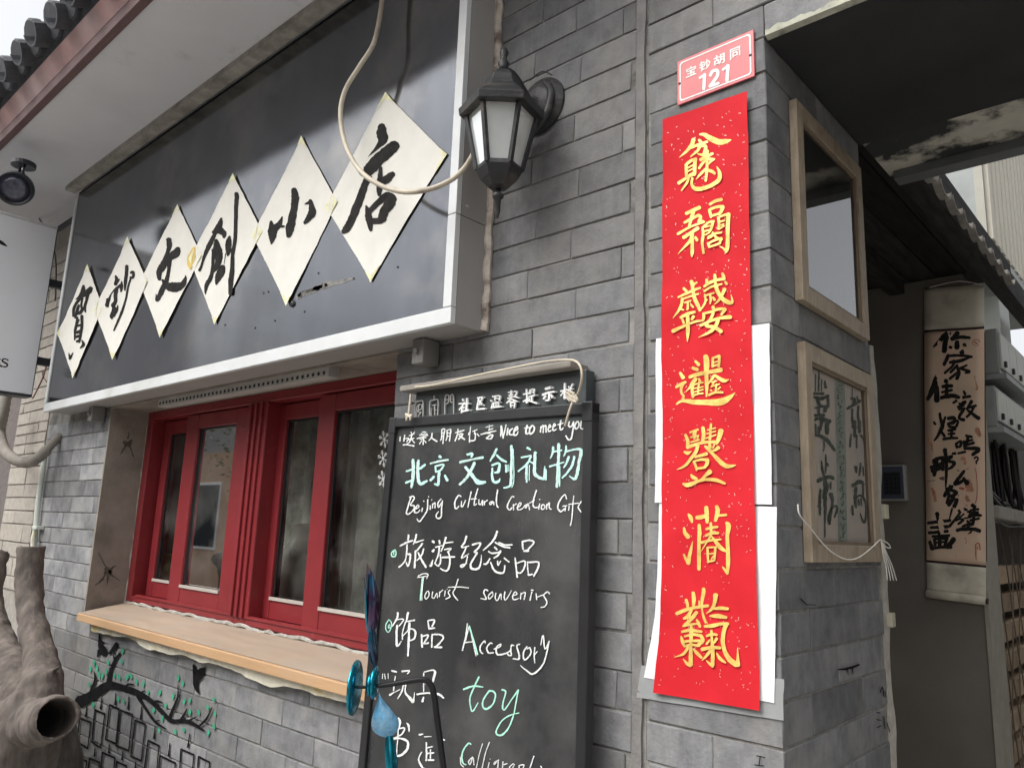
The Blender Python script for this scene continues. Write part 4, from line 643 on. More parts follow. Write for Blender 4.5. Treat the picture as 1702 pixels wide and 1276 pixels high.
# ================================================================ SHOP SIGN
SX0, SX1, SZ0, SZ1, SY = -3.752, -1.181, 1.986, 3.0, -.108
ALU = mk('white_aluminium_trim', (.60, .62, .62), .45, .06, 12, .05, 60, dirt=(.48, .48, .46), dscale=6)
GREYP = mk('grey_sign_side', (.30, .285, .27), .65, .05, 6, .04, 60)
PANEL = mk('brushed_dark_metal_panel', (.115, .122, .135), .12, .18, 5, .012, 30, metal=.9, spec=.8, rvar=.07, dirt=(.27, .26, .24), dscale=3.0, dth=(.5, .85), stretch=(1, 1, .35))
sign = thing('shop_sign', 'long black metal shop sign box with white metal trim above the red window', 'sign', (-2.47, -.05, SZ0))
part('panel', bx(SX0+.02, SX1-.02, SY+.004, SY+.02, SZ0+.02, SZ1), PANEL, sign)
part('bottom_trim', bx(SX0, SX1, SY, SY+.015, SZ0, SZ0+.036), ALU, sign, bevel=.0015)
part('side_trim', bx(SX1-.026, SX1, SY-.001, SY+.015, SZ0+.037, 2.236), ALU, sign, bevel=.0015)
part('side_trim', bx(SX1-.026, SX1, SY-.001, SY+.015, 2.238, SZ1), ALU, sign, bevel=.0015)
part('side_trim', bx(SX0, SX0+.026, SY-.001, SY+.015, SZ0+.037, SZ1), ALU, sign, bevel=.0015)
part('side_panel', bx(SX1-.012, SX1-.0005, SY+.016, -.002, SZ0+.001, 2.236), GREYP, sign)
part('side_panel', bx(SX1-.012, SX1-.0005, SY+.016, -.002, 2.238, SZ1), GREYP, sign)
part('underside', bx(SX0, SX1-.013, SY+.016, -.002, SZ0+.001, SZ0+.012), GREYP, sign)
bm = NB(); lathe(bm, [(.005, 0), (.0045, .002), (.002, .003)], (SX1-.0005, -.075, 2.262), 10, (1, 0, 0)); part('screw', bm, GREYM, sign)
bm = NB(); pts = [(SX1+.004, -.006, z) for z in [1.99+i*.03 for i in range(34)]]
tube(bm, [(x+rnd.uniform(-.003, .004), y, z) for x, y, z in pts], [rnd.uniform(.008, .013) for _ in pts], 6, 2)
part('sealant_strip', bm, mk('flaking_sealant', (.50, .44, .38), .95, .3, 40, .9, 60, dirt=(.16, .12, .10), dscale=14, dth=(.52, .62)), sign)
for X in (-1.345, -3.35):
    bm = NB(); box(bm, X-.02, X+.02, -.055, -.004, 1.925, 1.985); lathe(bm, [(.007, 0), (.007, .008)], (X, -.056, 1.955), 8, (0, -1, 0))
    part('hanging_bracket', bm, mk('grey_bracket', (.17, .165, .155), .7, .2), sign, bevel=.003)
for px_, py_ in ((529, 454), (588, 463), (661, 444), (438, 487), (446, 485), (506, 518), (457, 533), (424, 545), (374, 540)):
    bm = NB(); p = atY(px_, py_, SY+.0035); lathe(bm, [(.0028, 0), (.0028, .001)], p, 8, (0, -1, 0)); part('rivet_hole', bm, GASKET, sign)
GLUE = mk('glue_residue', (.20, .195, .18), .9, .5, 60, .8, 90, dirt=(.05, .05, .05), dscale=30)
SP = Surf((0, SY+.004, 0), (0, -1, 0))
for nm, g in (('glue_smear', (490, 440, 10, "50,550,60 150,480,90 300,420,60 450,360,70 560,330,30")), ('glue_smear', (400, 350, 3.4, "330,480,20 480,420,32 640,385,12"))):
    glyph(nm, g, SP, GLUE, sign, .0008, .5)
bm = NB(); p = atY(487, 505, SY+.0035); lathe(bm, [(.011, 0), (.008, .004), (.001, .006)], p, 9, (0, -1, 0)); part('glue_blob', bm, GASKET, sign)

# ---- six diamonds of rice paper, one brush character each
DIAM = [((643,157),(743,258),(618,467),(543,345)), ((503,229),(562,336),(479,507),(422,392)), ((390,291),(438,386),(359,538),(317,430)), ((297,342),(337,425),(269,560),(234,470)), ((214.6,395.6),(248,468),(190.5,597),(160,516)), ((148.5,441),(173,513),(123.5,628),(98.5,554))]
LAB = ['rightmost and largest-looking paper diamond, character for shop, under the hanging cable', 'paper diamond with the few-stroke character for small, second from the right', 'paper diamond with a tall vertical stroke at its right, third from the right',
       'paper diamond with a four-stroke character and a yellow glue stain at its right corner', 'paper diamond with a long slanting stroke, second from the left end of the sign', 'leftmost paper diamond on the black sign, dense many-stroke character']
TAPE = mk('yellowed_tape', (.66, .64, .36), .55, .22, 60, dirt=(.70, .68, .55), dscale=40, dth=(.45, .6))
for i, (q, ch, lb) in enumerate(zip(DIAM, SIGN_CH, LAB)):
    ph = i*1.7
    ctr = atY(sum(p[0] for p in q)/4, sum(p[1] for p in q)/4, SY)
    def disp(P, ph=ph, ctr=ctr):
        r = (P-ctr).length
        return .0022 + .0012*math.sin(P.x*14+P.z*9+ph) + .028*r*r
    sf = Surf((0, SY+.004, 0), (0, -1, 0), disp)
    t = thing('calligraphy_sheet', lb, 'paper sign', ctr, 'paper diamonds on the shop sign')
    bm = sheet(sf, [q[0], q[3]], [q[1], q[2]], 12, 12, i*.0006, .5)
    o = part('paper', bm, PAPER, t, smooth=True)
    glyph('character', ch, sf, BLACKINK, t, .0006+i*.0006, .1)
    sc = math.hypot(q[1][0]-q[3][0], q[1][1]-q[3][1])/200
    cx, cy = sum(p[0] for p in q)/4, sum(p[1] for p in q)/4
    for k, c in enumerate(q):
        a_, b_ = q[(k+1) % 4], q[k-1]
        f1, f2, f3 = rnd.uniform(.09, .2), rnd.uniform(.07, .16), rnd.uniform(.05, .10)
        e1 = (c[0]+(a_[0]-c[0])*f1, c[1]+(a_[1]-c[1])*f1); e2 = (c[0]+(b_[0]-c[0])*f2, c[1]+(b_[1]-c[1])*f2)
        m1 = (c[0]+(cx-c[0])*f3+rnd.uniform(-1, 1), c[1]+(cy-c[1])*f3+rnd.uniform(-1, 1))
        o1 = (c[0]-(cx-c[0])*.018, c[1]-(cy-c[1])*.018)
        bm = NB(); poly(bm, [sf.at(*p, .0012+i*.0006) for p in (o1, e1, ((e1[0]+m1[0])/2+rnd.uniform(-1, 1), (e1[1]+m1[1])/2), m1, e2)])
        part('tape', bm, TAPE, t, recalc=False)
    if i == 3:
        bm = NB(); ribbon(bm, [(325, 412, 4), (320, 430, 13), (318, 440, 9), (319, 447, 4)], sf.at, .0035, .15); part('glue_stain', bm, mk('ochre_stain', (.58, .42, .10), .6, .2, 30), t, recalc=False)

# ================================================================ cable trunking under the sign
tr = thing('cable_trunking', 'white perforated cable trunking fixed under the sign above the window', 'trunking', (-2.3, .0, 1.95))
a, b = atY(272, 660, .03), atY(556, 606, .03)
part('body', bx(a.x, b.x, .012, .05, 1.955, 1.984), mk('dusty_white_plastic', (.40, .39, .37), .6, .1, 20), tr, bevel=.002)
n = 40
me = None
for i in range(n):
    x = a.x+.02+(b.x-a.x-.04)*i/(n-1)
    if me is None:
        bm = NB(); lathe(bm, [(.0055, 0), (.0055, .0012)], (0, 0, 0), 8, (0, -1, 0)); me = bpy.data.meshes.new('slot'); bm.to_mesh(me); bm.free(); me.materials.append(GASKET)
    o = bpy.data.objects.new('slot', me); C.objects.link(o); o.location = (x, .0115, 1.967); setparent(o, tr)

# ================================================================ CABLE LOOP in front of the sign
CREAM = mk('cream_cable', (.52, .46, .36), .55, .18, 14, dirt=(.20, .15, .12), dscale=9, dth=(.5, .75))
bm = NB(); cp = [(637, -30, -.15), (634, 10, -.15), (622, 70, -.16), (598, 110, -.17), (574, 150, -.18), (566, 190, -.185), (574, 240, -.19), (597, 282, -.195), (630, 307, -.195), (670, 319, -.19), (712, 315, -.175), (745, 302, -.155), (768, 284, -.13), (783, 262, -.11), (786, 248, -.09)]
tube(bm, [atY(*p) for p in cp], [.0062]*6+[.0058]*7+[.0052, .003], 10, 5)
tag(part('hanging_cable', bm, CREAM, smooth=True), 'cream cable looping down across the shop sign to the lantern', 'cable')

# ================================================================ LANTERN
IRON = mk('black_cast_iron', (.022, .023, .024), .45, .3, 30, .3, 120, dirt=(.10, .088, .075), dscale=14, dth=(.54, .72), spec=.4)
LX, LY, LZ = -1.046, -.117, 0
lan = thing('wall_lantern', 'black hexagonal iron wall lantern with glass panes beside the sign', 'lantern', (LX, -.02, 2.185))
HP = math.radians(-78); LK = .74
c = (LX, LY, 0)
bm = NB(); lathe(bm, [(0.0900, 2.414), (0.0930, 2.430), (0.0840, 2.437), (0.0465, 2.474), (0.0420, 2.484), (0.0375, 2.500), (0.0225, 2.516), (0.0120, 2.522)], c, 6, phase=HP); part('lantern_roof', bm, IRON, lan, bevel=.0015)
bm = NB(); lathe(bm, [(0.0120, 2.522), (0.0090, 2.532), (0.0128, 2.540), (0.0075, 2.548), (0.0067, 2.556), (0.0097, 2.566), (0.0060, 2.576), (0.0008, 2.58)], c, 14); part('finial', bm, IRON, lan, smooth=True)
zt, zb, rt_, rb_ = 2.414, 2.292, .074, .047
for k in range(6):
    a_ = HP+k*math.tau/6
    p0 = Vector((LX+math.cos(a_)*rt_, LY+math.sin(a_)*rt_, zt)); p1 = Vector((LX+math.cos(a_)*rb_, LY+math.sin(a_)*rb_, zb))
    bm = NB(); tube(bm, [p0, p1], .006, 4, 1); part('bar', bm, IRON, lan)
LGLASS = mk('lantern_glass', (.74, .78, .76), .05, .05, 12, metal=.4, spec=1.0, dirt=(.58, .60, .57), dscale=10, dth=(.45, .8), rvar=.03)
for k in range(6):
    a0, a1 = HP+k*math.tau/6, HP+(k+1)*math.tau/6
    P4 = [Vector((LX+math.cos(a)*r, LY+math.sin(a)*r, z)) for a, r, z in ((a0, rt_-.006, zt), (a1, rt_-.006, zt), (a1, rb_-.005, zb), (a0, rb_-.005, zb))]
    n_ = (P4[1]-P4[0]).cross(P4[3]-P4[0]).normalized()
    part('glass_pane', slab(P4, n_, .002), LGLASS, lan)
bm = NB(); lathe(bm, [(0.0480, 2.300), (0.0495, 2.290), (0.0390, 2.270), (0.0225, 2.254), (0.0090, 2.250)], c, 6, phase=HP); part('lantern_base', bm, IRON, lan, bevel=.0015)
bm = NB(); lathe(bm, [(0.0053, 2.25), (0.0053, 2.243), (0.0120, 2.238), (0.0120, 2.232), (0.0067, 2.228), (0.0060, 2.20), (0.0030, 2.186)], c, 12); part('drop_finial', bm, IRON, lan, smooth=True)
bm = NB(); lathe(bm, [(.066, 0), (.066, .006), (.059, .012), (.054, .016), (.035, .025), (.014, .029)], (LX+.012, 0, 2.488), 28, (0, -1, 0)); part('wall_plate', bm, IRON, lan, smooth=False)
bm = NB(); tube(bm, [(LX, -.01, 2.47), (LX, -.05, 2.505), (LX, -.085, 2.528), (LX, LY, 2.526)], [.011, .010, .009, .008], 8); part('arm', bm, IRON, lan, smooth=True)
bm = NB(); tube(bm, [(LX+.03, -.012, 2.535), (LX+.055, -.02, 2.50), (LX+.05, -.03, 2.44), (LX+.02, -.03, 2.415), (LX, -.03, 2.40)], .009, 8); part('scroll_bracket', bm, IRON, lan, smooth=True)
bm = NB(); tube(bm, [(LX-.01, -.02, 2.552), (LX+.03, -.025, 2.556), (LX+.055, -.02, 2.54)], .0016, 6); part('wire', bm, GASKET, lan)
# ================================================================ ADDRESS PLATE
def text_mesh(body, size, bold=0.0, shear=0.0):
    cu = bpy.data.curves.new('t', 'FONT'); cu.body = body; cu.size = size; cu.offset = bold; cu.shear = shear; cu.align_x = 'LEFT'; cu.resolution_u = 6
    o = bpy.data.objects.new('t', cu); C.objects.link(o); dg = bpy.context.evaluated_depsgraph_get(); ev = o.evaluated_get(dg)
    me = bpy.data.meshes.new_from_object(ev); bpy.data.objects.remove(o); return me
REDPL = mk('faded_red_enamel', (.52, .085, .095), .35, .06, 8, .02, 60, dirt=(.62, .13, .13), dscale=9, dth=(.4, .8), spec=.5)
WHT = mk('white_enamel', (.78, .76, .72), .5, .05, 20)
PA = [atY(*p, -.004) for p in ((1126, 103), (1253, 50), (1253, 129), (1127, 175))]
px0, px1 = PA[0].x, PA[1].x; pz1 = (PA[0].z+PA[1].z)/2; pz0 = (PA[2].z+PA[3].z)/2
plate = thing('address_plate', 'small red house number plate with white lettering above the red banner', 'number plate', ((px0+px1)/2, 0, pz0))
part('plate', bx(px0, px1, -.0055, -.002, pz0, pz1), REDPL, plate, bevel=.001)
bm = NB(); m1, t1 = .0055, .0028
def rr(m):
    pts = []; r = .006
    for cx_, cz_, a0 in ((px1-m-r, pz1-m-r, 0), (px0+m+r, pz1-m-r, 90), (px0+m+r, pz0+m+r, 180), (px1-m-r, pz0+m+r, 270)):
        for j in range(5):
            a = math.radians(a0+j*22.5); pts.append(Vector((cx_+r*math.cos(a), -.0060, cz_+r*math.sin(a))))
    return pts
A_, B_ = [bm.verts.new(p) for p in rr(m1)], [bm.verts.new(p) for p in rr(m1+t1)]
for i in range(20): bm.faces.new((A_[i], A_[(i+1) % 20], B_[(i+1) % 20], B_[i]))
part('border', bm, WHT, plate)
def put_text(body, x, z, h, w, parent, y, mat, bold=0):
    me = text_mesh(body, .05, bold); xs = [v.co.x for v in me.vertices]; ys = [v.co.y for v in me.vertices]
    if not xs: return
    sx, sy = w/(max(xs)-min(xs)), h/(max(ys)-min(ys))
    for v in me.vertices: v.co = Vector((x+(v.co.x-min(xs))*sx, y, z+(v.co.y-min(ys))*sy))
    me.name = 'character'; me.materials.clear(); me.materials.append(mat)
    o = bpy.data.objects.new('character', me); C.objects.link(o); setparent(o, parent); return o
PW, PH = px1-px0, pz1-pz0
for i, (chr_, u0, u1, v0, v1) in enumerate((('宝', .125, .265, .53, .755), ('钞', .305, .455, .535, .765), ('胡', .495, .64, .53, .765), ('同', .705, .835, .53, .765))):
    put_text(chr_, px0+u0*PW, pz0+v0*PH, (v1-v0)*PH, (u1-u0)*PW, plate, -.0062, WHT, .0012)
SPL = Surf((0, -.0062, 0), (0, -1, 0))
for s in ("612,840,52 605,960,52 598,1085,52|530,900,40 608,852,42", "705,860,48 745,790,52 820,775,54 825,860,54 760,960,52 700,1040,50|695,1040,48 770,1015,48 842,985,48", "1000,690,56 992,820,56 982,945,56|915,765,40 998,700,44"):
    glyph('digit', (1110, 40, 10, s), SPL, WHT, plate, .0001, 0)
for u in (.035, .955):
    bm = NB(); lathe(bm, [(.003, 0), (.0025, .0012), (.001, .0016)], (px0+u*PW, -.0055, pz0+.47*PH), 8, (0, -1, 0)); part('bolt', bm, GASKET, plate)

# ================================================================ RED BANNER and the sheets behind it
WHITEP = mk('white_backing_paper', (.74, .75, .76), .8, .04, 10, .2, 30, dirt=(.66, .67, .68), dscale=5)
def bdisp(P): return .0022 + .0011*abs(math.sin(P.z*31+.6*math.sin(P.x*25))) + .0016*noise2(P.x*22, P.z*16) + .0007*noise2(P.x*70, P.z*46, 2)
SB0 = Surf((0, -.0052, 0), (0, -1, 0), lambda P: .0006+.0008*noise2(P.x*20, P.z*9, 5))
SB1 = Surf((0, -.0040, 0), (0, -1, 0), lambda P: .0006+.0008*noise2(P.x*20, P.z*9, 6))
SBN = Surf((0, -.0065, 0), (0, -1, 0), bdisp)
o = tag(part('backing_sheet', sheet(SB0, [(1091,563),(1090,700),(1089,835)], [(1279,537),(1281,690),(1283,838)], 14, 8, .0004, .5), WHITEP, smooth=True), 'upper white paper sheet stuck behind the red banner, torn at its top right', 'paper')
o = tag(part('backing_sheet', sheet(SB1, [(1096,836),(1094,930),(1088,1030),(1070,1125)], [(1291,842),(1290,1000),(1287,1168)], 14, 8, 0, .5), WHITEP, smooth=True), 'lower white paper sheet behind the foot of the red banner', 'paper')
FILM = mk('clear_plastic_sleeve', (.30, .31, .31), .22, .12, 12, .4, 30, spec=.8)
SF = Surf((0, -.0030, 0), (0, -1, 0), lambda P: .0003+.0008*noise2(P.x*30, P.z*30, 9))
o = tag(part('plastic_sleeve', sheet(SF, [(1066,1105),(1057,1158)], [(1303,1128),(1302,1197)], 5, 10, -.0004, .8), FILM, smooth=True), 'grey see-through plastic strip showing below the red banner', 'plastic strip')
ban = thing('red_banner', 'tall red paper New Year banner with seven gold brush characters', 'banner', atY(1175, 1165, 0))
BL = [(1103,200),(1102,445),(1100,570),(1103,697),(1101,830),(1101,980),(1096,1060),(1087,1150)]
BR = [(1243,153),(1248,445),(1250,570),(1254,740),(1258,930),(1262,1080),(1264,1180)]
o = part('paper', sheet(SBN, BL, BR, 90, 12), REDPAPER, ban, smooth=True)
for g in BANNER_CH: glyph('character', g, SBN, GOLD, ban, .0006, .05)
FLECK = mk('gold_fleck', (.80, .42, .36), .4, .2, 20, metal=.2)
bm = NB()
for k in range(430):
    t = rnd.random(); y = 175+t*980; xl = 1104-14*t*t; xr = 1242+20*t; x = xl+4+(xr-xl-8)*rnd.random(); y += (1-(x-xl)/(xr-xl))*(40*(1-t)-20*t)*.9
    a = rnd.uniform(0, 3.1); l = rnd.uniform(.5, 1.9); wd = rnd.uniform(.6, 1.3)
    ribbon(bm, [(x-math.cos(a)*l, y-math.sin(a)*l, wd), (x+math.cos(a)*l, y+math.sin(a)*l, wd*.7)], SBN.at, .00045, 0, 1)
part('gold_flecks', bm, FLECK, ban, kind='stuff', recalc=False)

# ================================================================ CHALKBOARD with header box and little ledge
BOARD = mk('blackboard', (.032, .033, .034), .26, .22, 7, .05, 120, rvar=.1, dirt=(.10, .10, .098), dscale=4, dth=(.42, .75), stretch=(1, 1, .3), spec=.5)
BFR = mk('black_board_frame', (.018, .019, .02), .35, .2, 20, spec=.5)
CH_W = mk('white_chalk', (.72, .74, .72), .95, .12, 120, dirt=(.30, .31, .31), dscale=420, dth=(.52, .64))
CH_G = mk('pale_mint_chalk', (.46, .72, .66), .95, .15, 90)
CH_M = mk('mint_chalk', (.38, .72, .58), .95, .15, 90)
b0, b1 = Vector((-1.14, -.030, 1.80)), Vector((-1.14, -.055, 1.09))
tl = (b0-b1).normalized(); bn = Vector((1, 0, 0)).cross(tl).normalized()
if bn.y > 0: bn = -bn
SBD = Surf(b0, bn)
cbd = thing('chalkboard', 'tall black chalkboard lettered in white and mint chalk, leaning beside the window', 'chalkboard', (-1.14, -.08, 0))
TLc, TRc = SBD.at(652, 697), SBD.at(989, 670)
BLc, BRc = SBD.at(599, 1276), SBD.at(977, 1276)
def bpt(u, s, off):                        # u across 0..1, s metres down from top
    a = TLc + (BLc-TLc).normalized()*s; b_ = TRc + (BRc-TRc).normalized()*s
    return a+(b_-a)*u + bn*off
H = 1.45
def bslab(u0, u1, s0, s1, o0, th): return slab([bpt(u0, s0, o0), bpt(u1, s0, o0), bpt(u1, s1, o0), bpt(u0, s1, o0)], bn, th)
fw = .036
part('board', bslab(.03, .97, .02, H-.02, 0, .012), BOARD, cbd)
part('frame_rail', bslab(0, fw, 0.022, H, .008, .022), BFR, cbd, bevel=.002)
part('frame_rail', bslab(1-fw, 1, 0.022, H, .008, .022), BFR, cbd, bevel=.002)
part('frame_rail', bslab(0, 1, -.001, .021, .0085, .023), BFR, cbd, bevel=.002)
for u in (0, 1-fw-.004): part('corner_cap', bslab(u-.001, u+fw+.004, -.003, .036, .0095, .026), BFR, cbd, bevel=.002)
for kd, g in CHALK:
    glyph('character', g, SBD, {'w': CH_W, 'g': CH_G, 'G': CH_M}[kd], cbd, .0008 if kd != 'w' else .0014, .22, 1.0, .00005)
SMUD = mk('chalk_smear', (.10, .10, .098), .95, .3, 40)
# header box on the wall above the board
hd = thing('notice_header', 'dark green header box with white community notice lettering above the chalkboard', 'sign box', (-1.12, 0, 1.80))
HB = mk('dark_green_header', (.045, .055, .055), .45, .12, 10, .05, 60)
hl, hr = atY(690, 690, -.03), atY(968, 640, -.03)
SH = Surf((0, -.032, 0), (0, -1, 0))
hx0, hx1 = SH.at(690, 680).x, SH.at(974, 640).x
part('box', bx(hx0, hx1, -.032, -.003, 1.76, 1.862), HB, hd, bevel=.002)
LEDG = mk('weathered_ledge', (.25, .23, .20), .85, .15, 14, .2, 60, stretch=(1, 6, 6))
lx0, lx1 = atY(667, 655, -.06).x, atY(958, 605, -.06).x
part('ledge', bx(-1.395, -.889, -.06, -.003, 1.863, 1.876), LEDG, hd, bevel=.002)
RELW = mk('white_relief_letter', (.74, .75, .74), .6, .05)
RELG = mk('grey_relief_letter', (.34, .335, .32), .6, .1)
for g in HEAD_SEAL:
    o = glyph('character', g, SH, RELG, hd, .003, .0); sm = o.modifiers.new('thick', 'SOLIDIFY'); sm.thickness = .003; sm.offset = -1
for g in HEAD_CH:
    o = glyph('character', g, SH, RELW, hd, .004, .05); sm = o.modifiers.new('thick', 'SOLIDIFY'); sm.thickness = .004; sm.offset = -1
bm = NB()
wp = [(690, 643, -.072), (720, 640, -.072), (760, 631, -.073), (800, 622, -.073), (850, 612, -.073), (900, 602, -.073), (940, 598, -.074), (958, 601, -.076), (966, 613, -.078), (967, 630, -.075), (962, 650, -.06), (955, 662, -.055), (950, 672, -.06), (944, 690, -.06), (939, 708, -.058)]
tube(bm, [atY(*p) for p in wp], .0024, 8, 5)
for k in range(5): tube(bm, [atY(950+rnd.uniform(-8, 10), 655+rnd.uniform(-6, 14), -.06) for _ in range(4)], .0022, 6, 4)
tag(part('tied_wire', bm, CREAM, smooth=True), 'cream wire running over the header ledge and knotted at its right end', 'wire')
bm = NB(); tube(bm, [atY(*p) for p in ((683, 655, -.05), (681, 675, -.05), (679, 690, -.05))], .003, 8, 4)
for k in range(4): tube(bm, [atY(679+rnd.uniform(-5, 5), 692+rnd.uniform(-5, 7), -.052) for _ in range(4)], .0025, 6, 4)
tag(part('tied_wire', bm, CREAM, smooth=True), 'short cream wire knotted at the left end of the header ledge', 'wire')
# ================================================================ PICTURE FRAMES on the jamb (facing +X)
OAK = mk('pale_oak', (.34, .275, .20), .6, .18, 22, .25, 60, stretch=(6, 6, .8), dirt=(.24, .19, .135), dscale=16, spec=.3)
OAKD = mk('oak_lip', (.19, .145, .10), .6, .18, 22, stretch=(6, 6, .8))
PICGL = glassmat('picture_glass', (.97, .98, .97), 1.22, .0, .0)
PICPAP = mk('aged_picture_paper', (.62, .55, .50), .9, .07, 12, tint=(1.02, .98, .95))
PICPAP2 = mk('grey_picture_paper', (.46, .44, .40), .9, .10, 10)
GINK = mk('green_black_ink', (.075, .09, .075), .9, .6, 60)
def picture(lab, y0, y1, z0, z1, paper, g, gm=None):
    XB, XF = XC+.001, XC+.016
    t = thing('picture_frame', lab, 'picture frame', (XC, (y0+y1)/2, z0), g)
    w = .030
    part('frame_rail', bx(XB, XF, y0, y0+w, z0, z1), OAK, t, bevel=.001)
    part('frame_rail', bx(XB, XF, y1-w, y1, z0, z1), OAK, t, bevel=.001)
    part('frame_rail', bx(XB, XF-.0003, y0+w, y1-w, z0, z0+w), OAK, t, bevel=.001)
    part('frame_rail', bx(XB, XF-.0003, y0+w, y1-w, z1-w, z1), OAK, t, bevel=.001)
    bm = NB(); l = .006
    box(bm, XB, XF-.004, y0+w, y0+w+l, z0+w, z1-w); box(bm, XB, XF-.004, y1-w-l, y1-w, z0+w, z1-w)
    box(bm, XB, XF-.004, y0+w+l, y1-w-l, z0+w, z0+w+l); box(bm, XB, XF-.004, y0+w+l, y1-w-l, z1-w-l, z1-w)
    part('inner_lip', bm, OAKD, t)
    part('picture', bx(XB, XB+.002, y0+w+l, y1-w-l, z0+w+l, z1-w-l), paper, t)
    bm = NB(); poly(bm, [(XB+.007, a_, b_) for a_, b_ in ((y0+w+l, z0+w+l), (y1-w-l, z0+w+l), (y1-w-l, z1-w-l), (y0+w+l, z1-w-l))]); part('glass', bm, gm or PICGL, t)
    return t
PICGU = glassmat('upper_picture_glass', (.93, .95, .94), 3.2)
fu = picture('upper oak picture frame on the pier, its glass mirroring the sky', .098, .452, 1.968, 2.355, PICPAP2, 'oak picture frames on the gate pier', PICGU)
fl = picture('lower oak picture frame on the pier with green-black calligraphy columns', .098, .455, 1.518, 1.893, PICPAP, 'oak picture frames on the gate pier')
SPX = Surf((XC+.0032, 0, 0), (1, 0, 0))
for g in FRAME_CH: glyph('character', g, SPX, GINK, fl, .0006, .25)
bm = NB(); poly(bm, [SPX.at(*p, .0003) for p in ((1387, 625), (1404, 634), (1408, 901), (1393, 901))]); part('green_strip', bm, mk('pale_green_wash', (.36, .40, .34), .9, .25, 30), fl, recalc=False)
bm = NB()
for k in range(46):
    t = k/45; x0_ = 1395+5*t; y0_ = 632+268*t
    for j in range(2):
        a = rnd.uniform(0, 3.14); l = rnd.uniform(1, 3.2); x_ = x0_+rnd.uniform(-4, 4); y_ = y0_+rnd.uniform(-3, 3)
        ribbon(bm, [(x_-math.cos(a)*l*.6, y_-math.sin(a)*l, 1.2), (x_+rnd.uniform(-1, 1), y_, 1.0), (x_+math.cos(a)*l*.6, y_+math.sin(a)*l, .7)], SPX.at, .0008+.00002*k, .2, 2)
part('small_column_text', bm, GINK, fl, recalc=False)
for q in (((1346, 601), (1449, 652)), ((1352, 902), (1452, 904))):
    bm = NB(); ribbon(bm, [(q[0][0], q[0][1], .7), (q[1][0], q[1][1], .7)], SPX.at, .0005, 0, 1); part('mount_line', bm, OAKD, fl, recalc=False)
SPU = Surf((XC+.0032, 0, 0), (1, 0, 0))
for s in ("1360,478,3 1362,500,5 1366,515,2", "1378,488,4 1384,510,6 1386,520,3", "1402,492,6 1406,515,6 1408,535,4", "1418,500,5 1421,520,7 1423,545,4", "1390,470,2 1395,486,3", "1412,480,3 1415,494,4"):
    glyph('character', (0, 0, 1, s), SPU, mk('grey_wash_ink', (.16, .16, .16), .9, .4, 50), fu, .0006, .3)
# cord with tassel on the lower frame
STR = mk('white_cotton_cord', (.72, .70, .64), .9, .1, 200)
bm = NB()
cx = XC+.019
tube(bm, [atX(*p) for p in ((1326, 838, cx-.003), (1329, 855, cx), (1345, 875, cx+.001), (1365, 900, cx+.001), (1384, 918, cx+.002), (1406, 929, cx+.003), (1425, 927, cx+.003), (1445, 913, cx+.002), (1463, 896, cx+.001))], .0012, 6, 5)
tube(bm, [atX(*p) for p in ((1463, 896, cx), (1475, 902, cx), (1480, 910, cx), (1472, 908, cx), (1464, 898, cx))], .0012, 6, 4)
for dx in (-7, -2, 3, 8):
    tube(bm, [atX(*p) for p in ((1464, 896, cx), (1470+dx*.4, 918, cx), (1477+dx*.7, 940, cx), (1482+dx, 964, cx))], .0013, 6, 4)
tag(part('tasselled_cord', bm, STR, smooth=True), 'thin white cord looped across the lower picture frame, ending in a tassel', 'cord')

# ================================================================ small electrics and scroll on the passage wall
Yp = 1.70
kp = thing('keypad', 'grey wall keypad with a dark button grid behind the picture frames', 'keypad', atY(1480, 830, Yp))
ka, kb = atY(1452, 773, Yp-.03), atY(1507, 832, Yp-.03)
part('housing', bx(ka.x, kb.x, Yp-.03, Yp-.001, kb.z, ka.z), mk('grey_plastic', (.33, .33, .31), .5, .05), kp, bevel=.005)
part('face', bx(ka.x+.008, kb.x-.007, Yp-.0315, Yp-.03, kb.z+.007, ka.z-.006), mk('slate_blue_face', (.06, .075, .11), .4, .1), kp)
xa_, xb_ = atY(1469, 800, Yp-.03).x, atY(1497, 800, Yp-.03).x
w_ = (xb_-xa_)/4
for i in range(4):
    for j in range(5):
        part('button', bx(xa_+i*w_+.001, xa_+(i+1)*w_-.0012, Yp-.034, Yp-.0315, kb.z+.022+j*.0152, kb.z+.0355+j*.0152), GASKET, kp)
for (p, q, lb) in (((1461, 838), (1476, 862), 'small cream junction box just below the keypad'), ((1472, 1017), (1487, 1042), 'small cream junction box low on the passage wall')):
    a, b = atY(*p, .52), atY(*q, .52)
    o = part('junction_box', bx(XC-.02, b.x, .507, .53, b.z, a.z), mk('cream_plastic', (.42, .40, .30), .6, .1), bevel=.002); tag(o, lb, 'junction box')
def sd_(P): return .004+.003*math.sin(P.z*7)+.0015*noise2(P.x*30, P.z*9)
SS = Surf((0, Yp-.006, 0), (0, -1, 0), sd_)
scr = thing('hanging_scroll', 'hanging paper scroll with bold black calligraphy on the passage wall', 'scroll', atY(1590, 1000, Yp))
def edge(y, side):                                  # pixel x of the scroll's edges
    return 1536+(y-479)*5/512 if side == 0 else 1636+(y-473)*3.5/530
SILK = mk('pale_mounting_silk', (.66, .62, .51), .8, .10, 14, .1, 120, dirt=(.38, .36, .29), dscale=10)
SCP = mk('tan_scroll_paper', (.74, .56, .41), .9, .10, 9, dirt=(.74, .48, .38), dscale=9, dth=(.52, .72))
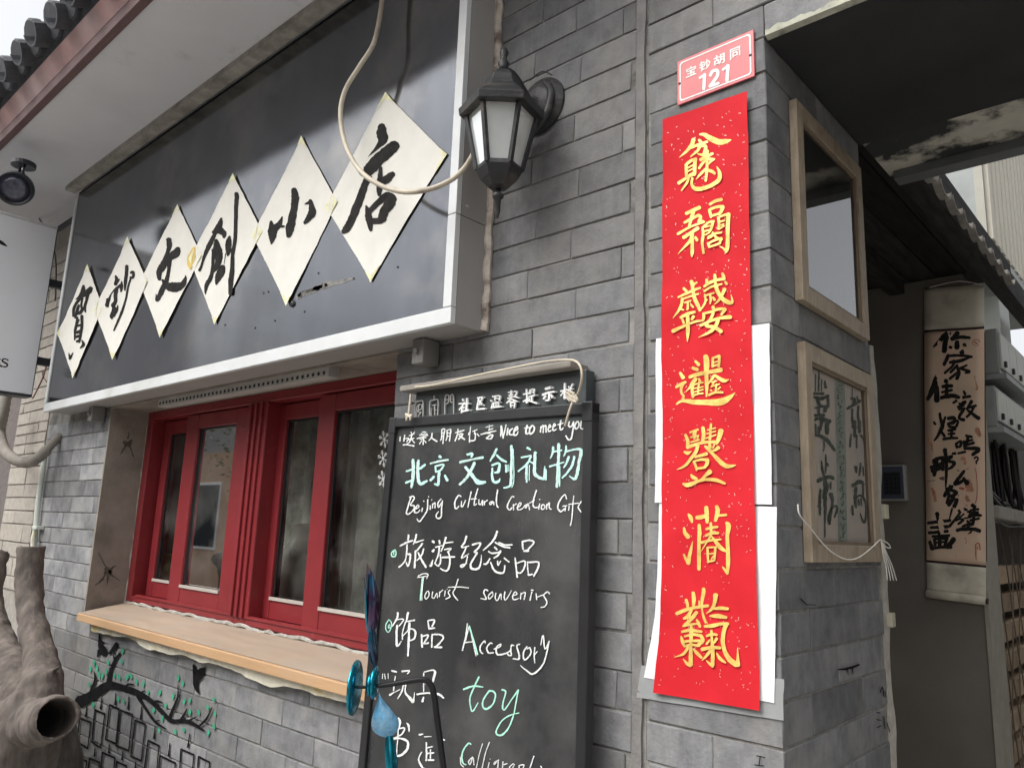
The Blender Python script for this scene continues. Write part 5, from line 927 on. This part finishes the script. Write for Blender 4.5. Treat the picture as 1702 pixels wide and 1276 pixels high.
def band(nm, yl0, yr0, yl1, yr1, mat, off=0):
    bm = sheet(SS, [(edge(yl0, 0), yl0), (edge(yl1, 0), yl1)], [(edge(yr0, 1), yr0), (edge(yr1, 1), yr1)], max(2, int((yl1-yl0)/8)), 6, off)
    o = part(nm, bm, mat, scr, smooth=True); s = o.modifiers.new('thick', 'SOLIDIFY'); s.thickness = .0008; s.offset = -1; return o
band('top_silk', 480, 473, 549, 543, SILK); band('dark_band', 549, 543, 553, 547, mk('dark_brocade', (.04, .015, .015), .8))
band('painting', 553, 547, 930, 939, SCP); band('dark_band', 930, 939, 934, 943, mk('dark_brocade', (.04, .015, .015), .8)); band('bottom_silk', 934, 943, 984, 996, SILK)
for s_, x_ in ((0, 1537.5), (1, 1637.5)):
    bm = NB(); ribbon(bm, [(edge(553, s_)-(.8 if s_ == 0 else -.8), 553, 1.8), (edge(930, s_)-(.8 if s_ == 0 else -.8), 932, 1.8)], SS.at, .0006, 0, 12); part('edge_binding', bm, mk('dark_brocade', (.04, .015, .015), .8), scr, recalc=False)
bm = NB(); tube(bm, [SS.at(1541, 986, .003), SS.at(1639, 998, .003)], .0135, 12, 1); part('roller', bm, SILK, scr, smooth=True)
bm = NB(); tube(bm, [SS.at(1640, 998.5, .003), SS.at(1643, 999, .003)], .009, 10, 1); part('roller_knob', bm, mk('dark_brocade', (.04, .015, .015), .8), scr)
bm = NB(); tube(bm, [SS.at(1545, 478, .002), SS.at(1594, 468, .004), SS.at(1632, 474, .002)], .0016, 6, 3); part('hanging_cord', bm, STR, scr)
for g in SCROLL_CH: glyph('character', g, SS, BLACKINK, scr, .0012, .12, 1.3)
SEAL = mk('red_seal_ink', (.48, .12, .09), .9, .3, 60)
SEALP = mk('pale_seal_ink', (.55, .26, .17), .9, .3, 60)
for s, mt_ in (("1617,569,1.2 1621,565,1.2 1627,566,1.2 1629,571,1.2 1624,575,1.2 1618,573,1.2 1617,569,1.2", SEAL), ("1620,569,2 1625,571,2", SEAL), ("1545,728,5 1547,740,7 1549,752,6", SEALP), ("1550,812,5 1553,822,6 1555,832,5", SEALP), ("1606,780,1.4 1622,780,1.4 1622,835,1.4 1594,836,1.4 1594,822,1.4", SEAL), ("1610,800,10 1612,815,12 1612,830,14", SEALP),
               ("1596,811,4 1602,812,4", SEAL), ("1606,808,5 1613,809,5", SEAL), ("1622,904,2 1628,904,2 1629,927,2 1623,928,2 1622,904,2", SEAL), ("1625,908,3 1626,924,3", SEALP), ("1598,894,1 1605,894,1 1606,902,1 1598,902,1 1598,894,1", SEAL), ("1602,896,2 1602,900,2", SEAL), ("1580,922,2 1584,919,2 1588,923,2 1586,927,2 1581,926,2", SEAL), ("1625,714,9 1628,724,7", SEALP), ("1600,762,7 1608,764,5 1604,770,5", SEALP), ("1621,626,3 1625,640,4 1624,648,4", SEALP)):
    glyph('seal', (0, 0, 1, s), SS, mt_, scr, .0009, .2, 1.0, .00003)
for s, mt_ in (("1582,778,6 1592,778,11 1597,785,6", mk('dusk_wash', (.16, .08, .08), .9, .4, 60)), ("1540,800,1 1556,798,1.5 1566,795,6 1577,797,3", mk('dusk_wash', (.16, .08, .08), .9, .4, 60))):
    glyph('painted_bud', (0, 0, 1, s), SS, mt_, scr, .0007, .2)

# ================================================================ courtyard side beyond the passage wall
PALE = mk('pale_cabinet', (.50, .52, .47), .5, .06, 10)
GRN = mk('grey_cabinet', (.27, .29, .28), .5, .1, 10, dirt=(.18, .19, .19), dscale=5)
XK = -.52
ac = thing('ribbed_cabinet', 'tall cabinet with a pale ribbed front above the passage wall', 'cabinet', atX(1643, 402, XK))
c0 = atX(1643, 402, XK); c1 = atX(1640, 250, XK)
cz0, cy0 = c0.z, c0.y
part('body', bx(-.86, XK-.004, cy0, cy0+1.4, cz0, cz0+1.1), GRN, ac)
part('corner_post', bx(XK-.03, XK-.001, cy0-.004, cy0+.02, cz0-.002, cz0+1.1), mk('cream_post', (.34, .33, .28), .6, .1), ac)
for i in range(14):
    y = cy0+.03+i*.09
    part('rib', bx(XK-.003, XK+.012, y, y+.055, cz0+.02, cz0+1.08), mk('cream_rib', (.62, .58, .48), .6, .06), ac)
part('bottom_rail', bx(XK-.03, XK+.014, cy0, cy0+1.4, cz0-.03, cz0-.003), GRN, ac)
def meter(lab, p0, p1, XF, rows, nm='meter_cabinet'):
    a, b = atX(*p0, XF), atX(*p1, XF)
    t = thing(nm, lab, 'meter cabinet', (XF, a.y, b.z)); z1, z0, y0 = a.z, b.z, a.y; y1 = y0+.62
    part('box', bx(XF-.14, XF, y0, y1, z0, z1), GRN, t, bevel=.004)
    n = 4; w = (y1-y0-.02)/n
    for i in range(n):
        d = part('door', bx(XF, XF+.008, y0+.012+i*w, y0+.006+(i+1)*w, z0+.02, z1-.015), PALE, t, bevel=.002)
        part('latch', bx(XF+.008, XF+.016, y0+.04+i*w, y0+.06+i*w, z0+.03, z0+.05), GASKET, d)
    part('drip_lip', bx(XF-.1, XF+.02, y0-.005, y1, z0-.02, z0-.001), GRN, t)
    return t
meter('upper pale metal meter cabinet with narrow doors right of the scroll', (1656, 545), (1660, 618), -.53, 1)
meter('lower pale metal meter cabinet with narrow doors right of the scroll', (1652, 640), (1657, 708), -.53, 1)
m3 = part('wall_box', bx(-.62, -.56, 2.3, 2.5, atX(1665, 560, -.56).z, atX(1665, 497, -.56).z), PALE, bevel=.004); tag(m3, 'small white box above the meter cabinets', 'box')
part('yard_wall', bx(-.90, -.66, 1.885, 6.5, 0, 2.4), mk('dark_yard_wall', (.10, .095, .09), .95, .3, 12, .4, 60), pas)
bm = NB()
for k in range(26):
    y = 1.95+k*.028+rnd.uniform(-.01, .01); x = -.62+rnd.uniform(-.02, .04); z1_ = 1.95; z0_ = 1.70+rnd.uniform(-.04, .06)
    tube(bm, [(x, y, z1_+.1), (x+rnd.uniform(-.01, .02), y+rnd.uniform(-.03, .03), (z0_+z1_)/2), (x+.01, y+rnd.uniform(-.05, .08), z0_)], rnd.uniform(.004, .008), 6, 4)
for k in range(5): tube(bm, [(-.60+rnd.uniform(0, .03), 1.92, 1.68+k*.02), (-.58, 2.2, 1.64+k*.02), (-.60, 2.7, 1.66+k*.02)], .006, 6, 4)
tag(part('cable_bundle', bm, mk('black_cable', (.018, .018, .019), .45), smooth=True), 'black cables hanging in a tangle under the meter cabinets', 'cables')
lz = atX(1645, 860, -.56).z
o = part('stone_ledge', bx(-.68, -.545, 1.89, 3.2, lz, lz+.045), mk('stone_ledge', (.30, .28, .25), .9, .2, 15, .3), bevel=.004); tag(o, 'rough stone ledge over the stacked bricks right of the scroll', 'ledge')
stk = thing('brick_stack', 'openwork stack of tan bricks behind wire netting right of the scroll', 'brick stack', (-.62, 2.4, .6))
TANB = mk('tan_brick', (.36, .27, .18), .9, .2, 18, .3, 90, objrand=.25)
part('backing', bx(-.68, -.665, 1.9, 3.2, .4, lz-.01), mk('dark_backing', (.02, .018, .016), .95), stk)
for r in range(9):
    z = .62+r*.101
    if z+.07 > lz-.04: break
    y = 1.90+(.07 if r % 2 else 0)
    while y < 3.1:
        w = rnd.uniform(.15, .20); brick(stk, -.655, -.60+rnd.uniform(-.006, .006), y, y+w, z, z+.063, TANB); y += w+rnd.uniform(.004, .02)
bm = NB(); y = 1.92
while y < 3.2:
    for s_ in (1, -1):
        a = Vector((-.588, y, .55)); b = Vector((-.588, max(1.90, y+s_*.42), lz-.02))
        n_ = 8; tube(bm, [a+(b-a)*i/n_+Vector((rnd.uniform(-.004, .004), rnd.uniform(-.006, .006), 0)) for i in range(n_+1)], .0028, 4, 2)
    y += .15
part('wire_net', bm, mk('rusty_wire', (.12, .095, .075), .7, .3), stk)

# ================================================================ WALL PAINTING under the sill
SM = Surf((0, -.0035, 0), (0, -1, 0))
mur = thing('wall_painting', 'painted black branch with green leaves, birds and hanging frames under the sill', 'wall painting', atY(250, 1276, 0))
MB = mk('black_wall_paint', (.010, .010, .011), .9, .4, 40, spec=.03)
MG = mk('green_wall_paint', (.045, .29, .165), .9, .3, 60, spec=.1)
glyph('branch', BRANCH, SM, MB, mur, .0010, .06)
for x, y in LEAVES:
    a = rnd.uniform(-.35, .35)+math.pi/2; l = rnd.uniform(30, 42); w = rnd.uniform(24, 34)
    glyph('leaf', (100, 1080, 6.51, "%f,%f,5 %f,%f,%f %f,%f,4" % (x-math.cos(a)*l, y-math.sin(a)*l, x, y, w, x+math.cos(a)*l, y+math.sin(a)*l)), SM, MG, mur, .0013, .1)
for g in BIRDS: glyph('bird', g, SM, MB, mur, .0012, .08)
for q in OUTLINES:
    qq = list(q)+[q[0]]
    s = '|'.join("%f,%f,%f %f,%f,%f" % (a[0], a[1], w, b[0], b[1], w) for a, b, w in zip(qq, qq[1:], (22, 13, 22, 15)))
    glyph('painted_frame', (100, 1080, 6.51, s), SM, MB, mur, .0010, .1)
for a in BULBS: glyph('painted_bulb', (100, 1080, 6.51, "%f,%f,12 %f,%f,13 %f,%f,24" % (a[0], a[1], (a[0]+a[2])/2, (a[1]+a[3])/2, a[2], a[3])), SM, MB, mur, .0010, .05)
# scribbles on the pier
scb = thing('scribble', 'black ink scribbles low on the brick jamb of the gate pier', 'graffiti', (XC, .4, 1.2))
SJ = Surf((XC+.0022, 0, 0), (1, 0, 0)); SFc = Surf((0, -.0025, 0), (0, -1, 0))
for s in ("1392,1112,2 1408,1110,4 1427,1104,3", "1408,1112,2 1409,1120,1", "1416,1110,2 1417,1119,1", "1462,1150,1.5 1466,1141,1.5 1468,1156,1.5", "1470,1148,1.5 1471,1158,1.5", "1456,1183,1.6 1462,1184,1.6", "1456,1195,1.6 1463,1196,1.6", "1457,1208,1.6 1464,1205,1.6", "1468,1190,1.6 1470,1210,1.6", "1473,1200,1.6 1478,1215,1.6", "1330,994,1.5 1335,1000,2 1341,1005,1.5", "1342,1004,1.2 1355,1005,1.2"):
    glyph('mark', (0, 0, 1, s), SJ, MB, scb, .001, .2)
for s in ("1258,1255,1.8 1272,1258,1.8", "1264,1257,1.8 1262,1271,1.8", "1255,1270,1.8 1270,1272,1.8"):
    glyph('mark', (0, 0, 1, s), SFc, MB, scb, .001, .2)

# ================================================================ LEFT: light-box sign, floodlight, hose, pipe, driftwood
bl = thing('light_box_sign', 'white light box sign hung at right angles to the wall at the left edge', 'light box sign', (-3.95, -.45, 2.06))
XB_ = -3.93
BLKC = mk('dark_case', (.035, .038, .045), .5)
part('face', bx(XB_-.004, XB_, -.80, -.112, 2.078, 2.87), mk('white_acrylic', (.86, .87, .91), .25, .02, 4), bl, bevel=.002)
part('case', bx(XB_-.09, XB_-.005, -.805, -.107, 2.066, 2.882), mk('dark_case', (.035, .038, .045), .5), bl, bevel=.003)
part('top_strip', bx(XB_-.006, XB_+.002, -.80, -.112, 2.871, 2.882), mk('white_acrylic_edge', (.72, .72, .72), .4), bl)
part('bracket', bx(XB_-.06, XB_-.03, -.107, .01, 2.60, 2.635), BLKC, bl); part('bracket', bx(XB_-.06, XB_-.03, -.107, .01, 2.225, 2.26), BLKC, bl)
SBL = Surf((XB_, 0, 0), (1, 0, 0))
glyph('character', (0, 560, 9.45, "125,370,14 90,345,18 50,348,22 35,375,24 70,400,26 110,425,28 112,455,22 70,468,20 18,455,14|20,440,10 15,470,10|122,345,10 126,380,10"), SBL, BLACKINK, bl, .0008, .05)
glyph('character', (0, 560, 9.45, "-60,470,20 -40,360,20 10,352,14|-30,400,16 20,470,18"), SBL, BLACKINK, bl, .0008, .05)
glyph('emblem', (0, 340, 9.45, "-60,600,70 0,590,60 60,625,45 110,655,12"), SBL, BLACKINK, bl, .0008, .05)
bm = NB(); tube(bm, [atY(*p) for p in ((52, 340, -.10), (62, 358, -.10), (75, 380, -.09), (88, 410, -.08), (93, 440, -.05), (92, 500, -.03))], .004, 6, 5)
tag(part('sign_wire', bm, mk('grey_wire', (.16, .15, .15), .6), smooth=True), 'dark wire hanging down behind the white light box sign', 'wire')
bm = NB(); tube(bm, [atY(*p) for p in ((78, 605, -.02), (72, 625, -.03), (63, 645, -.04), (54, 662, -.06))], .004, 6, 5); tube(bm, [atY(70, 603, -.03), atY(76, 612, -.02), atY(70, 622, -.03), atY(78, 635, -.02)], .003, 6, 4)
tag(part('sign_wire', bm, mk('red_wire', (.20, .10, .09), .6), smooth=True), 'brown knotted wire at the bottom corner of the light box sign', 'wire')
fc = atY(25, 313, -.42)
fld = thing('floodlight', 'round black floodlight hanging under the eave at the left edge', 'floodlight', fc+Vector((0, 0, .1)))
fx = (CAM-fc); fx.z = -1.0; fx = fx.normalized()
fx = Vector((.75, -.35, -.35)).normalized()
BLK = mk('black_plastic', (.022, .024, .03), .4, .2, 20, spec=.5)
bm = NB(); lathe(bm, [(.055, -.035), (.066, -.02), (.068, .012), (.062, .016), (.056, .010)], fc, 28, fx, caps=True); part('housing', bm, BLK, fld)
bm = NB(); lathe(bm, [(.055, .0105), (.03, .014), (.001, .015)], fc, 24, fx); part('lens', bm, mk('dark_lens', (.06, .065, .09), .15, .5, 60, spec=.8), fld, smooth=True)
mp_ = fc+Vector((-.02, .02, .105))
bm = NB(); lathe(bm, [(.045, 0), (.045, .02)], mp_, 20); part('mount', bm, BLK, fld, bevel=.003)
bm = NB(); tube(bm, [mp_+Vector((.02, 0, 0)), mp_+Vector((.045, -.01, -.03)), fc+Vector((.02, .02, .05))], .006, 6); part('yoke', bm, BLK, fld)
bm = NB(); tube(bm, [mp_+Vector((-.03, 0, 0)), fc+Vector((-.05, 0, .04))], .006, 6, 1); part('yoke', bm, BLK, fld)
HOSE = mk('wrapped_hose', (.24, .22, .19), .8, .2, 20, .5, 60)
bm = NB(); hp = [atY(*p) for p in ((12, 650, -.12), (5, 690, -.13), (0, 720, -.13), (8, 748, -.13), (26, 764, -.12), (48, 768, -.10), (68, 757, -.07), (84, 740, -.04), (100, 724, .0))]
big = cat([tuple(p) for p in hp], 9)
tube(bm, [Vector(p) for p in big], [.021*(1+.22*(i % 2)) * (1 if i < 60 else .8) for i in range(len(big))], 12, 1)
tag(part('wrapped_hose', bm, HOSE, smooth=True), 'thick tape-wrapped hose curving out of the wall at the left edge', 'hose')
bm = NB(); tube(bm, [atY(*p) for p in ((75, 748, -.02), (72, 775, -.018), (66, 815, -.018), (60, 870, -.018), (56, 920, -.018))], .0115, 12, 3)
dp = thing('drain_pipe', 'slim white plastic drain pipe running down the grey bricks at left', 'pipe', atY(57, 915, 0))
WPV = mk('white_pvc', (.60, .64, .58), .45, .08, 10)
part('pipe', bm, WPV, dp, smooth=True)
bm = NB(); p = atY(61, 876, -.02); box(bm, p.x-.016, p.x+.04, -.034, -.001, p.z-.008, p.z+.006); part('clip', bm, WPV, dp, bevel=.002)
bm = NB(); tube(bm, [atY(*q) for q in ((57, 880, -.03), (55, 895, -.03), (54, 912, -.03))], [.004, .01, .007], 8, 4); part('foam_drip', bm, FOAM, dp)
# driftwood stump
DW = mk('grey_driftwood', (.12, .10, .086), .9, .5, 8, 1.0, 16, dirt=(.05, .042, .037), dscale=7, dth=(.5, .72), stretch=(4, 4, .6))
YD = -.30
def dpt(x, y, dy=0): return atY(x, y, YD+dy)
bm = NB()
tube(bm, [dpt(52, 908), dpt(50, 930), dpt(48, 985), dpt(56, 1045), dpt(68, 1100), dpt(66, 1150, -.02), dpt(40, 1220, -.03), dpt(10, 1300, -.03)], [.044, .041, .042, .044, .050, .066, .12, .16], 14, 5)
tube(bm, [dpt(-6, 925, .02), dpt(-4, 945, .02), dpt(-8, 1000, .02), dpt(0, 1060, .02), dpt(25, 1130), dpt(30, 1200)], [.045, .03, .028, .045, .07, .12], 12, 5)
tube(bm, [dpt(-30, 1150), dpt(10, 1200), dpt(30, 1260), dpt(20, 1330)], [.14, .16, .17, .2], 14, 5)
tube(bm, [dpt(76, 1128), dpt(92, 1112), dpt(99, 1105)], [.02, .010, .004], 8, 4)
tube(bm, [dpt(10, 1215, -.02), dpt(50, 1203, -.04), dpt(96, 1192, -.07)], [.085, .068, .058], 16, 5)
dw = part('driftwood_stump', bm, DW, smooth=True)
rm = dw.modifiers.new('remesh', 'REMESH'); rm.mode = 'VOXEL'; rm.voxel_size = .009; rm.use_smooth_shade = True
cutb = NB(); tube(cutb, [dpt(45, 1204, -.04), dpt(92, 1193, -.068), dpt(125, 1185, -.09)], [.03, .047, .055], 16, 4)
bmesh.ops.recalc_face_normals(cutb, faces=cutb.faces[:]); cm = bpy.data.meshes.new('cut'); cutb.to_mesh(cm); cutb.free(); co = bpy.data.objects.new('cut', cm); C.objects.link(co)
bo = dw.modifiers.new('hollow', 'BOOLEAN'); bo.object = co; bo.operation = 'DIFFERENCE'; bo.solver = 'EXACT'
tx = bpy.data.textures.new('dwn', 'CLOUDS'); tx.noise_scale = .06; dsp = dw.modifiers.new('grain', 'DISPLACE'); dsp.texture = tx; dsp.strength = .018; dsp.mid_level = .5
dg = bpy.context.evaluated_depsgraph_get(); nm_ = bpy.data.meshes.new_from_object(dw.evaluated_get(dg)); dw.modifiers.clear(); dw.data = nm_
for p in dw.data.polygons: p.use_smooth = True
bpy.data.objects.remove(co)
dw.name = 'driftwood_stump'; tag(dw, 'weathered hollow driftwood stump standing against the wall at the left edge', 'driftwood')

# ================================================================ WIND SPINNER on a bent black tube, in front of the chalkboard
TEAL = mk('teal_anodised_metal', (.02, .30, .42), .22, .3, 30, metal=.9, spec=.6)
IRID = mk('dark_iridescent_film', (.05, .012, .05), .16, .9, 9, metal=.7, spec=.8, dirt=(.01, .12, .22), dscale=16, dth=(.45, .6), coat=.5)
sv = Vector((.63, .777, 0)); sn = Vector((.777, -.63, 0))      # along the spindle / towards the viewer
A0 = atY(590, 1142, -.29)
SPN = Surf(A0, sn)
spn = thing('wind_spinner', 'blue and purple metallic wind spinner on a bent black tube', 'wind spinner', Vector((A0.x+.1, A0.y+.1, 0)))
bm = NB(); tube(bm, [SPN.at(*p) for p in ((590, 1142), (612, 1141), (640, 1138), (670, 1133), (695, 1129), (708, 1130), (717, 1140), (722, 1160), (727, 1200), (733, 1245), (741, 1310), (750, 1420))], [.003, .003, .0045, .005, .0055, .006, .006, .0062, .0062, .0062, .0062, .0062], 12, 5)
part('tube', bm, mk('black_tube', (.008, .008, .009), .35, .2), spn, smooth=True)
def disc(px_, py_, r, th, nm, tilt=.25):
    c_ = SPN.at(px_, py_); ax_ = (sv+sn*tilt).normalized(); bm = NB()
    lathe(bm, [(r*.15, -th*1.2), (r*.6, -th), (r, -th*.3), (r, th*.3), (r*.6, th), (r*.15, th*1.2)], c_, 28, ax_); return part(nm, bm, TEAL, spn, smooth=True)
disc(590, 1142, .047, .005, 'rear_disc'); disc(616, 1137, .020, .006, 'hub_disc'); disc(623, 1134, .028, .005, 'hub_disc')
def petal(nm, base, tip, wid, mat, curl=.02, twist=0, skew=.0, pk=.8):
    """leaf-shaped cupped blade between two pixels"""
    b_, t_ = Vector((*base, 0)), Vector((*tip, 0)); d_ = t_-b_; pr = Vector((-d_.y, d_.x, 0)).normalized(); bm = NB(); G = []
    for i in range(13):
        s_ = i/12; w_ = wid*max(math.sin(math.pi*(s_**pk))**.7, .03); row = []
        for j in range(7):
            u = (j/6-.5); q = b_+d_*s_+pr*(u*w_+skew*math.sin(math.pi*s_))
            row.append(bm.verts.new(SPN.at(q.x, q.y, curl*(1-4*u*u)*math.sin(math.pi*s_)+twist*u*s_)))
        G.append(row)
    for i in range(12):
        for j in range(6): bm.faces.new((G[i][j], G[i+1][j], G[i+1][j+1], G[i][j+1]))
    return part(nm, bm, mat, spn, smooth=True)
petal('blade', (615, 1060), (611, 936), 24, IRID, .02, .03, 6)
petal('blade', (624, 1108), (622, 1030), 17, IRID, .012, -.03, -4)
petal('blade', (610, 1045), (606, 955), 6, TEAL, .01, .02, 0)
petal('clear_blade', (630, 1150), (647, 1226), 46, mk('blue_film', (.16, .42, .66), .25, .35, 60, spec=.7, dirt=(.45, .68, .82), dscale=25, dth=(.5, .75)), .015, .0, 2, 1.9)
petal('blade', (646, 1212), (656, 1330), 20, TEAL, .012, .02, 0)

# ================================================================ things seen through the window glass
vz = thing('white_vase', 'rounded pale vase on a box behind the right-hand window glass', 'vase', (-2.47, .42, 1.20))
vc = (-2.47, .42, 0)
bm = NB(); lathe(bm, [(.05, 1.20), (.09, 1.25), (.105, 1.34), (.09, 1.43), (.05, 1.49), (.04, 1.53), (.055, 1.55)], vc, 24); part('body', bm, mk('pale_ceramic', (.55, .53, .46), .4, .1), vz, smooth=True)
o = part('wooden_box', bx(-2.62, -2.32, .32, .53, .95, 1.199), mk('box_wood', (.30, .25, .18), .7, .2), bevel=.004); tag(o, 'plain wooden box under the pale vase behind the window', 'box')
pl_ = thing('plush_bird', 'yellow-green and white plush bird behind the leftmost window pane', 'plush toy', (-3.34, .31, 1.2))
bm = NB(); bmesh.ops.create_icosphere(bm, subdivisions=3, radius=1); bmesh.ops.scale(bm, vec=(.085, .06, .06), verts=bm.verts); bmesh.ops.translate(bm, vec=(-3.34, .32, 1.345), verts=bm.verts); part('wing', bm, mk('lime_plush', (.40, .45, .08), .95, .2, 60), pl_, smooth=True)
bm = NB(); bmesh.ops.create_icosphere(bm, subdivisions=3, radius=1); bmesh.ops.scale(bm, vec=(.07, .05, .055), verts=bm.verts); bmesh.ops.translate(bm, vec=(-3.36, .30, 1.30), verts=bm.verts); part('belly', bm, mk('white_plush', (.70, .66, .60), .95, .1, 60), pl_, smooth=True)
bm = NB(); lathe(bm, [(.012, 0), (.001, .04)], (-3.29, .29, 1.30), 10, (1, -.4, -.3)); part('beak', bm, mk('orange_plush', (.6, .25, .04), .9), pl_)
o = part('shelf', bx(-3.6, -1.2, 1.35, 1.6, 1.35, 1.38), mk('shelf_wood', (.35, .30, .24), .7, .2)); tag(o, 'shelf on the back wall of the shop seen dimly through the glass', 'shelf')
bm = NB(); prev = None; x = -3.46  # curtain made pale and set close to the glass to brighten the interior
while x < -1.25:
    y = .47+.012*math.sin(x*55)
    ring = [bm.verts.new((x, y, z)) for z in (1.19, 2.05)]
    if prev: bm.faces.new((prev[0], ring[0], ring[1], prev[1]))
    prev = ring; x += .02
tag(part('curtain', bm, mk('blotchy_curtain', (.36, .37, .33), .9, .45, 14, dirt=(.62, .62, .57), dscale=9, dth=(.45, .62)), smooth=True), 'pale blotchy curtain hanging behind the red window glass', 'curtain')
SNW = mk('white_sticker', (.72, .74, .73), .8, .05)
SG = Surf((0, .166, 0), (0, -1, 0))
for k, (px_, py_) in enumerate(((639, 730), (637, 762), (637, 796))):
    bm = NB()
    for a in range(6):
        an = a*math.pi/3+.3; c_, s_ = math.cos(an), math.sin(an); sx = .62
        ribbon(bm, [(px_, py_, 1.3), (px_+c_*14*sx, py_+s_*14, 1.2)], SG.at, .0006+a*.00005, 0, 2)
        for rr_, l in ((7, 4.5), (10.5, 3.2)):
            for d_ in (-.8, .8): ribbon(bm, [(px_+c_*rr_*sx, py_+s_*rr_, 1.0), (px_+(c_*rr_+math.cos(an+d_)*l)*sx, py_+s_*rr_+math.sin(an+d_)*l, .9)], SG.at, .001+a*.00005, 0, 1)
    o = part('snowflake_sticker', bm, SNW, recalc=False); tag(o, ['top', 'middle', 'bottom'][k]+' white snowflake sticker on the window glass beside the chalkboard', 'sticker', 'snowflake stickers')

# ================================================================ far side of the lane (mirrored in the sign, the glass and the board)
opp = thing('opposite_house', 'house across the lane, seen only mirrored in the sign and glass', 'building', (-3, -6.6, 0))
part('wall', bx(-34, 6, -7.0, -6.6, 0, 3.0), mk('orange_render', (.36, .24, .16), .9, .15, 2, .2), opp)
part('upper_wall', bx(-34, 6, -7.0, -6.7, 3.0, 4.3), mk('grey_render', (.26, .25, .24), .9, .15, 2), opp)
part('roof', slab([Vector(p) for p in ((-34, -6.1, 4.2), (6, -6.1, 4.2), (6, -9, 5.4), (-34, -9, 5.4))], (0, .38, .92), .08), TILE, opp)
for i in range(16):
    x = -30+i*2.2
    w = part('window', bx(x, x+1.1, -6.6, -6.56, 1.0, 2.3), mk('dark_window', (.03, .035, .04), .1), opp)
    part('frame', bx(x-.06, x+1.16, -6.6, -6.575, .94, 2.36), mk('white_frame', (.6, .6, .58), .6), w)

tree = thing('street_tree', 'leafy tree across the lane, seen only mirrored in the window glass', 'tree', (-8.5, -4.2, 0))
BARK = mk('bark', (.11, .09, .075), .95, .3, 12, .5)
bm = NB(); tube(bm, [(-8.5, -4.2, 0), (-8.45, -4.2, 1.2), (-8.55, -4.15, 2.4), (-8.5, -4.2, 3.4)], [.16, .13, .10, .05], 10, 4)
part('trunk', bm, BARK, tree, smooth=True)
for k in range(6):
    a = k*1.05; z0 = 1.8+.25*k; bm = NB(); l = rnd.uniform(.9, 1.5)
    tube(bm, [(-8.5, -4.2, z0), (-8.5+math.cos(a)*l*.5, -4.2+math.sin(a)*l*.5, z0+.4), (-8.5+math.cos(a)*l, -4.2+math.sin(a)*l, z0+.9)], [.05, .035, .015], 7, 4); part('limb', bm, BARK, tree, smooth=True)
LEAF = mk('tree_leaf', (.075, .085, .04), .8, .5, 3)
bm = NB()
for k in range(7000):
    a = rnd.uniform(0, math.tau); u = rnd.uniform(-1, 1); r = 1.9*(rnd.random()**.45); s_ = math.sqrt(1-u*u)
    p = Vector((-8.5+r*s_*math.cos(a)*1.1, -4.2+r*s_*math.sin(a)*1.1, 3.2+r*u*.8))
    if noise2(p.x*2.2, p.z*2.2, p.y) < -.15: continue
    e1 = Vector((rnd.uniform(-1, 1), rnd.uniform(-1, 1), rnd.uniform(-1, 1))).normalized(); e2 = e1.orthogonal().normalized(); w = rnd.uniform(.02, .04)
    poly(bm, [p-e1*w, p+e2*w*.5, p+e1*w, p-e2*w*.5])
part('crown', bm, LEAF, tree, recalc=False)
